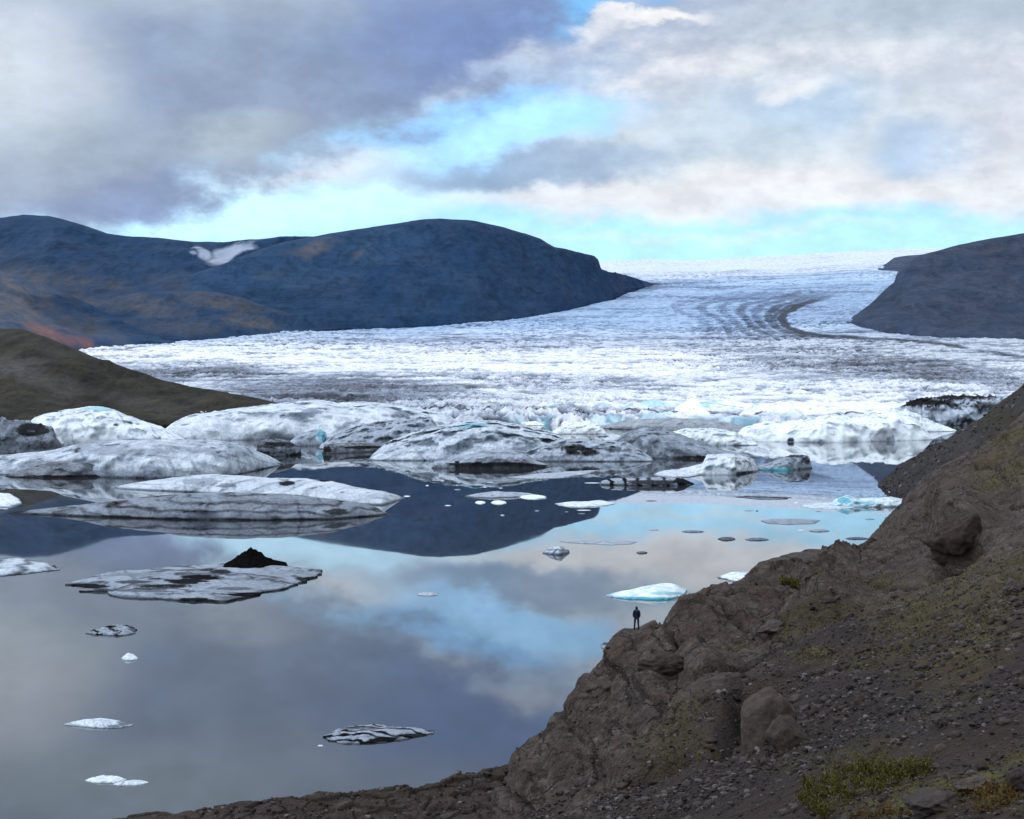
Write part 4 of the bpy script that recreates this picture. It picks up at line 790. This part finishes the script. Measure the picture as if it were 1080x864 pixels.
STONES = [blob_mesh('stone', 100+k, 3, M_STONE if k % 2 else M_STONED, .8, (1, rng.uniform(.65, .95), rng.uniform(.5, .75)), .4) for k in range(8)]
def put_stone(name, me, loc, size, rot, nrm=None):
    o = bpy.data.objects.new(name, me); COL.objects.link(o); o.location = loc; o.scale = (size, size, size)
    q = Vector((0, 0, 1)).slerp(Vector(nrm) if nrm is not None else Vector((0, 0, 1)), .6).to_track_quat('Z', 'Y') if nrm is not None else Matrix.Identity(3).to_quaternion()
    o.rotation_mode = 'QUATERNION'; o.rotation_quaternion = q @ Matrix.Rotation(rot, 3, 'Z').to_quaternion(); return o
def nearest(px, py, G=HG, rows=None):
    x, y = pix(G); lim = slice(0, CROW+1) if rows is None else rows
    k = np.argmin((x[lim]-px)**2+(y[lim]-py)**2); i, j = np.unravel_index(k, x[lim].shape); return G[i, j], HN[i, j] if G is HG else None, (i, j)
def outcrop(label, px, py, wpx, hpx, seed, mat, sink=.35, cat='boulder', tilt=0, yd=.9, ang=1.0):
    p, n, _ = nearest(px, py+hpx*.35); s = p[1]/F
    me = blob_mesh('boulder', seed, 5, mat, ang, (wpx*s*.5, wpx*s*.5*yd, hpx*s*.5), .25)
    o = bpy.data.objects.new('boulder', me); COL.objects.link(o); o.location = (p[0], p[1]+wpx*s*.12, p[2]+hpx*s*.5*(1-sink*2)+hpx*s*.1); o.rotation_euler = (0, math.radians(tilt), math.radians(seed*37 % 60-30)); tag(o, label, cat); return o
outcrop('large smooth rounded rock knob rising from the scree', 808, 760, 60, 82, 12, M_STONEK, .36, tilt=18, ang=.42)
outcrop('pale lower hump beside the rounded rock knob', 832, 772, 46, 50, 14, M_STONEK, .42, tilt=14, ang=.5)
outcrop('squarish grey boulder on the skyline of the ridge', 901, 582, 13, 15, 21, M_STONED, .25)
outcrop('smaller dark boulder on the skyline right of the squarish one', 921, 573, 12, 11, 23, M_STONED, .3)
outcrop('grey boulder on the scree at the right, largest of those around it', 992, 762, 18, 16, 25, M_STONE, .25)
outcrop('grey lichen-covered boulder half buried in moss by the bush', 985, 848, 60, 30, 27, M_STONE, .35)
outcrop('dark round boulder at the right edge above the moss', 1078, 824, 34, 30, 29, M_STONE, .3)
outcrop('flat grey rock slab in orange moss at the lower right', 1030, 828, 44, 18, 31, M_STONE, .3, tilt=-12)
outcrop('grey boulder on the slope under the right outcrop', 1070, 620, 22, 18, 33, M_STONE, .3)
outcrop('pale rock slab lying on the shoulder below the ridge', 815, 662, 34, 14, 35, M_STONE, .35, tilt=-10)
outcrop('dark craggy rock outcrop standing above the mossy ground near the right edge', 1016, 566, 74, 60, 41, M_STONED, .36, tilt=-14, yd=.7)
outcrop('broad rock swelling on the nose below the person', 700, 700, 54, 30, 37, M_STONED, .42)
# scattered stones: positions spread evenly over the visible slope, sizes like real talus
cand = []
sx_, sy_ = pix(HG)
vis = [(i, j) for i in range(36, CROW-34) for j in range(60, HG.shape[1]-120, 2) if 520 < sx_[i, j] < 1085 and sy_[i, j] < 872]
pick = rng.permutation(len(vis))
DN = .25+.9*sst(-.25, .35, fbm(HG/7, 3, off=12))*(1-.5*HMOSS)
for k in pick[:15000]:
    i, j = vis[k]; p = HG[i, j]; dens = ((1-HROCK[i, j])*.95+.10)*DN[i, j]
    if rng.random() > dens: continue
    spx = 2.3*(1+rng.pareto(2.3))*float(np.clip(70/p[1], .75, 1.25)); sz = spx*p[1]/F; cand.append((spx, sz, i, j))
cand.sort(reverse=True); cand = [c for c in cand if c[0] < 15]
ZONE = {'upper': 'loose stone on the upper slope between the ridge and the scree', 'mid': 'loose stone on the middle of the dark scree slope', 'low': 'loose stone on the lower scree at the bottom of the photo', 'right': 'loose stone on the mossy slope near the right edge', 'nose': 'loose stone lying on the bare rock nose'}
for c in cand[:260]:
    s_px, sz, i, j = c; x, y = sx_[i, j], sy_[i, j]; z = 'nose' if x < 720 else 'right' if x > 960 else 'upper' if y < 680 else 'mid' if y < 770 else 'low'
    me = STONES[rng.integers(8)]; p = HG[i, j]+HN[i, j]*sz*.12
    o = put_stone('stone', me, [float(q) for q in p], float(sz*.62), rng.uniform(0, 6.28), HN[i, j]); tag(o, ZONE[z], 'stone', 'stones lying loose on the hillside')
def gravel():
    base = []
    for s in range(10):
        bm = bmesh.new(); bmesh.ops.create_icosphere(bm, subdivisions=1, radius=1); V = np.array([v.co[:] for v in bm.verts]); bm.verts.index_update(); Fc = np.array([[v.index for v in f.verts] for f in bm.faces]); bm.free()
        V = V*(1+.5*np.random.default_rng(s).normal(size=len(V))[:, None]*.35)*np.array([1, .8, .6]); base.append(V)
    Vs, Fs, tone = [], [], []; n0 = 0
    def add(G, N, i, j, sz):
        nonlocal n0
        V = base[rng.integers(10)]; a = rng.uniform(0, 6.28); R = np.array([[math.cos(a), -math.sin(a), 0], [math.sin(a), math.cos(a), 0], [0, 0, 1]])
        Vs.append(V@R.T*sz*.6+G[i, j]+N[i, j]*sz*.15+rng.normal(size=3)*np.array([.12, .12, 0])); Fs.append(Fc+n0); tone.append(np.full(len(V), rng.random())); n0 += len(V)
    for c in cand[260:]: add(HG, HN, c[2], c[3], c[1])
    for k in pick[15000:30000]:
        i, j = vis[k]
        if rng.random() < ((1-HROCK[i, j])*.9+.05)*DN[i, j]: add(HG, HN, i, j, rng.uniform(1.4, 2.6)*HG[i, j, 1]/F)
    x, y = pix(SG)
    for _ in range(900):
        i, j = rng.integers(8, 180), rng.integers(10, 255); add(SG, SN, i, j, rng.uniform(.4, 1.0)*(1.5 if rng.random() < .1 else 1))
    for _ in range(700):
        i, j = rng.integers(40, 146), rng.integers(60, 400); add(SHG, SHN, i, j, rng.uniform(.15, .6))
    n = NT('loose_gravel'); t = n.attr('tone'); c = n.ramp(t, [(0, (0.0154,0.0122,0.0113)), (.55, (0.0420,0.0333,0.0301)), (.85, (0.0735,0.0621,0.0577)), (1, (0.1399,0.1216,0.1160))]); n.bump(n.noise(8, 4), .05); m = n.done(c, .9, .2)
    o = mesh_obj('gravel', np.concatenate(Vs), np.concatenate(Fs), m, attrs={'tone': np.concatenate(tone)}, smooth=False); tag(o, 'loose dark gravel and pale chips strewn over the slopes', 'gravel', kind='stuff')
gravel()

# ------------------------------------------------------------------ plants
def leaf_material(name, a, b, c_):
    n = NT(name); t = n.attr('tone'); return n.done(n.ramp(t, [(0, a), (.6, b), (1, c_)]), .7, .2)
M_LEAF = leaf_material('shrub_leaf', (0.0269,0.0272,0.0060), (0.0810,0.0710,0.0121), (0.1754,0.1420,0.0242))
M_LEAFO = leaf_material('autumn_leaf', (0.0404,0.0278,0.0073), (0.1013,0.0618,0.0121), (0.1754,0.0741,0.0181))
M_TWIG = flat_material('twig_bark', (0.0203,0.0137,0.0091), (0.0472,0.0321,0.0217))
def leaves(centres, dirs, size, tones):
    n = len(centres); r = rng.normal(size=(n, 3)); r /= np.linalg.norm(r, axis=1)[:, None]; a = dirs/np.linalg.norm(dirs, axis=1)[:, None]
    b = np.cross(a, r); b /= np.linalg.norm(b, axis=1)[:, None]+1e-9; s = size[:, None]
    V = np.stack([centres, centres+a*s*.5+b*s*.28, centres+a*s, centres+a*s*.5-b*s*.28], 1); return V.reshape(-1, 3), np.arange(4*n).reshape(n, 4), np.repeat(tones, 4)
def twigs(segs, r0):
    Vs, Fs = [], []
    for a, b, r in segs:
        ax = Vector(b-a).normalized(); u = ax.orthogonal().normalized(); v = ax.cross(u); k = len(Vs)*1
        base = len(Vs)
        for q, rad in ((a, r), (b, r*.45)):
            for t in range(5):
                an = t/5*2*math.pi; Vs.append(np.array(q)+np.array(u)*math.cos(an)*rad+np.array(v)*math.sin(an)*rad)
        for t in range(5): Fs.append((base+t, base+(t+1) % 5, base+5+(t+1) % 5, base+5+t))
    return np.array(Vs), np.array(Fs)
def shrub(label, spots, height, nleaf, lsize, mat, seed):
    """low shrub made of several rooted stems following the ground"""
    segs, C, Dr = [], [], []; r = np.random.default_rng(seed)
    for (x, y) in spots:
        p, n, _ = nearest(x, y); p = np.array(p)-np.array([0, 0, .03])
        for _ in range(9):
            dv = np.array([r.normal()*.55, r.normal()*.55, 1.0]); dv /= np.linalg.norm(dv); Ls = height*r.uniform(.45, 1.0); a = p+np.array([r.normal()*.1, r.normal()*.1, 0]); mid = a+dv*Ls*.55; tip = mid+(dv+np.array([r.normal()*.35, r.normal()*.35, .1]))*Ls*.5
            segs += [(a, mid, .012), (mid, tip, .007)]
            for s_ in range(3):
                b0 = a+(mid-a)*r.uniform(.4, 1); b1 = b0+np.array([r.normal()*.5, r.normal()*.5, r.uniform(.2, .8)])*Ls*.35; segs.append((b0, b1, .006))
            m = nleaf//(len(spots)*9); t = r.random(m)**.6; which = r.integers(-4, 0, m)
            for tt, wz in zip(t, which):
                s0, s1, _r = (segs[-5], segs[-4], segs[-3], segs[-2], segs[-1])[wz]
                C.append(s0+(s1-s0)*(.2+.8*tt)+r.normal(size=3)*.035); Dr.append((s1-s0)+r.normal(size=3)*.25*Ls)
    e = bpy.data.objects.new('shrub', None); COL.objects.link(e); p, n, _ = nearest(*spots[len(spots)//2]); e.location = [float(q) for q in p]; tag(e, label, 'shrub')
    C = np.array(C); V, Fc, T = leaves(C, np.array(Dr), r.uniform(.6, 1.3, len(C))*lsize, np.clip(r.normal(.5, .22, len(C)), 0, 1))
    L = mesh_obj('foliage', V-np.array(e.location), Fc, mat, e, {'tone': T}, smooth=False); Vt, Ft = twigs(segs, 1); mesh_obj('stem', Vt-np.array(e.location), Ft, M_TWIG, e)['kind'] = 'stuff'
    return e
spots = [(850, 848), (858, 832), (868, 842), (878, 826), (885, 836), (897, 820), (905, 830), (915, 818), (922, 828), (935, 816), (945, 824), (955, 815), (965, 822), (975, 818), (862, 856), (890, 846), (925, 838), (872, 860)]
shrub('yellow-green leafy shrub spreading over the scree at the bottom', spots, .62, 15000, .055, M_LEAF, 1)
shrub('low orange-tinged shrub in the bottom right corner', [(1010, 842), (1022, 836), (1035, 842), (1048, 836), (1062, 842), (1070, 834), (1055, 850), (1040, 856)], .32, 3000, .05, M_LEAFO, 2)
shrub('small yellowish plant at the bottom edge below the lichen boulder', [(925, 862), (940, 858), (955, 862), (970, 858), (905, 862)], .25, 1600, .045, M_LEAFO, 3)
shrub('round green cushion plant on the ridge shoulder', [(826, 618), (831, 617), (836, 617), (830, 620), (838, 620)], .9, 1800, .16, M_LEAF, 4)
def moss():
    Cs, Ds, T, S = [], [], [], []
    idx = np.argwhere((HMOSS > .35)); idx = idx[(idx[:, 0] < CROW-4)]
    idx = idx[[520 < sx_[i, j] < 1090 and sy_[i, j] < 872 for i, j in idx]]
    for i, j in idx[rng.permutation(len(idx))[:5200]]:
        p = HG[i, j]; k = float(np.clip(p[1]/40, .6, 3.5)); tn = np.clip(rng.normal(.3, .2), 0, 1)
        if fbm(p[None]/1.2, 3)[0] < -.1: continue
        for _ in range(5): Cs.append(p+rng.normal(size=3)*.05*k); Ds.append(HN[i, j]+rng.normal(size=3)*.55); T.append(np.clip(tn+rng.normal()*.1, 0, 1)); S.append(.055*k*rng.uniform(.6, 1.3))
    V, Fc, Tn = leaves(np.array(Cs), np.array(Ds), np.array(S), np.array(T))
    m = leaf_material('moss_tuft', (.020,.019,.006), (.065,.055,.014), (.13,.10,.025)); o = mesh_obj('moss', V, Fc, m, attrs={'tone': Tn}, smooth=False); tag(o, 'olive and rust moss growing in patches on the slope', 'moss', kind='stuff')
moss()

# ------------------------------------------------------------------ the person on the ledge, seen from behind
def skin_mesh(name, verts, edges, radii, mat, parent=None, sub=2, root=0):
    me = bpy.data.meshes.new(name); me.from_pydata(verts, edges, []); o = bpy.data.objects.new(name, me); COL.objects.link(o)
    sk = o.modifiers.new('skin', 'SKIN'); sk.use_smooth_shade = True; s = o.modifiers.new('sub', 'SUBSURF'); s.levels = s.render_levels = sub
    for k, r in enumerate(radii):
        v = me.skin_vertices[0].data[k]; v.radius = r if isinstance(r, tuple) else (r, r); v.use_root = (k == root)
    dg = bpy.context.evaluated_depsgraph_get(); m2 = bpy.data.meshes.new_from_object(o.evaluated_get(dg)); m2.name = name
    o.modifiers.clear(); o.data = m2; bpy.data.meshes.remove(me); m2.materials.clear(); m2.materials.append(mat); m2.polygons.foreach_set('use_smooth', np.full(len(m2.polygons), True))
    if parent: o.parent = parent
    return o
def person():
    p, n, _ = nearest(671, 664.5)
    skin = flat_material('skin', (.34,.21,.15), (.40,.26,.19)); navy = flat_material('navy_jacket', (.006,.010,.030), (.012,.018,.045), 12); jean = flat_material('dark_trousers', (.008,.009,.016), (.014,.016,.026), 16); blk = flat_material('black_wool', (.008,.008,.010), (.016,.016,.018), 30)
    # joints in metres, facing +Y (away from the camera), hands pushed into the jacket pockets
    hipL, hipR = (-.10, 0, .92), (.10, 0, .92)
    Vb = [(0, 0, .97), (0, .01, 1.15), (0, .0, 1.34), (0, -.01, 1.46), (0, .0, 1.53), (0, .015, 1.60), (0, .02, 1.70),
          hipL, (-.135, .02, .52), (-.165, -.02, .10), (-.175, .09, .035), hipR, (.125, .02, .52), (.15, -.02, .10), (.165, .09, .035),
          (-.18, -.01, 1.40), (-.245, -.03, 1.16), (-.215, .07, .95), (-.18, .12, .92), (.18, -.01, 1.40), (.245, -.03, 1.16), (.215, .07, .95), (.18, .12, .92)]
    E = [(0, 1), (1, 2), (2, 3), (3, 4), (4, 5), (5, 6), (0, 7), (7, 8), (8, 9), (9, 10), (0, 11), (11, 12), (12, 13), (13, 14), (3, 15), (15, 16), (16, 17), (17, 18), (3, 19), (19, 20), (20, 21), (21, 22)]
    R = [(.15, .11), (.145, .10), (.165, .115), (.12, .09), .058, (.075, .09), (.07, .085), .09, .06, .042, .038, .09, .06, .042, .038, .065, .048, .036, .032, .065, .048, .036, .032]
    body = skin_mesh('person', Vb, E, R, skin); body.location = (float(p[0]), float(p[1]), float(p[2])+.01); body.rotation_euler = (0, 0, math.radians(-6))
    tag(body, 'person in dark navy jacket and trousers standing on the rock ledge facing the lake', 'person')
    # ears, nose
    for s in (-1, 1): skin_mesh('ear', [(s*.078, .015, 1.625), (s*.082, .005, 1.655)], [(0, 1)], [.013, .016], skin, body, 1)
    skin_mesh('nose', [(0, .105, 1.645), (0, .122, 1.62)], [(0, 1)], [.012, .016], skin, body, 1)
    k = 1.13
    skin_mesh('jacket', [(0, 0, .90), (0, .01, 1.12), (0, 0, 1.34), (0, -.01, 1.47), (0, 0, 1.53), Vb[15], Vb[16], Vb[17], Vb[18], Vb[19], Vb[20], Vb[21], Vb[22]], [(0, 1), (1, 2), (2, 3), (3, 4), (3, 5), (5, 6), (6, 7), (7, 8), (3, 9), (9, 10), (10, 11), (11, 12)],
              [(.20, .15), (.185, .14), (.20, .145), (.14, .11), .085, .085, .07, .06, .05, .085, .07, .06, .05], navy, body)
    skin_mesh('trousers', [(0, 0, .97), hipL, Vb[8], (-.165, -.02, .07), hipR, Vb[12], (.15, -.02, .07)], [(0, 1), (1, 2), (2, 3), (0, 4), (4, 5), (5, 6)], [(.15, .12), .105, .078, .066, .105, .078, .066], jean, body)
    skin_mesh('hood', [(0, -.02, 1.46), (0, -.02, 1.60), (0, -.012, 1.70), (0, -.005, 1.775)], [(0, 1), (1, 2), (2, 3)], [(.125, .11), (.108, .112), (.10, .108), (.05, .06)], blk, body)
    for s, a in ((-1, Vb[9]), (1, Vb[13])): skin_mesh('boot', [(a[0], a[1]-.03, .05), (a[0]+s*.005, a[1]+.07, .04), (a[0]+s*.015, a[1]+.19, .03)], [(0, 1), (1, 2)], [(.05, .055), (.05, .045), (.042, .03)], blk, body)
person()

# ------------------------------------------------------------------ render settings
scene.view_settings.view_transform = 'Standard'; scene.view_settings.look = 'None'; scene.view_settings.exposure = 0; scene.view_settings.gamma = 1
scene.render.engine = 'CYCLES'; c = scene.cycles; c.max_bounces = 6; c.diffuse_bounces = 3; c.glossy_bounces = 3; c.transmission_bounces = 3; c.use_denoising = True; c.caustics_reflective = False; c.caustics_refractive = False; c.sample_clamp_indirect = 6
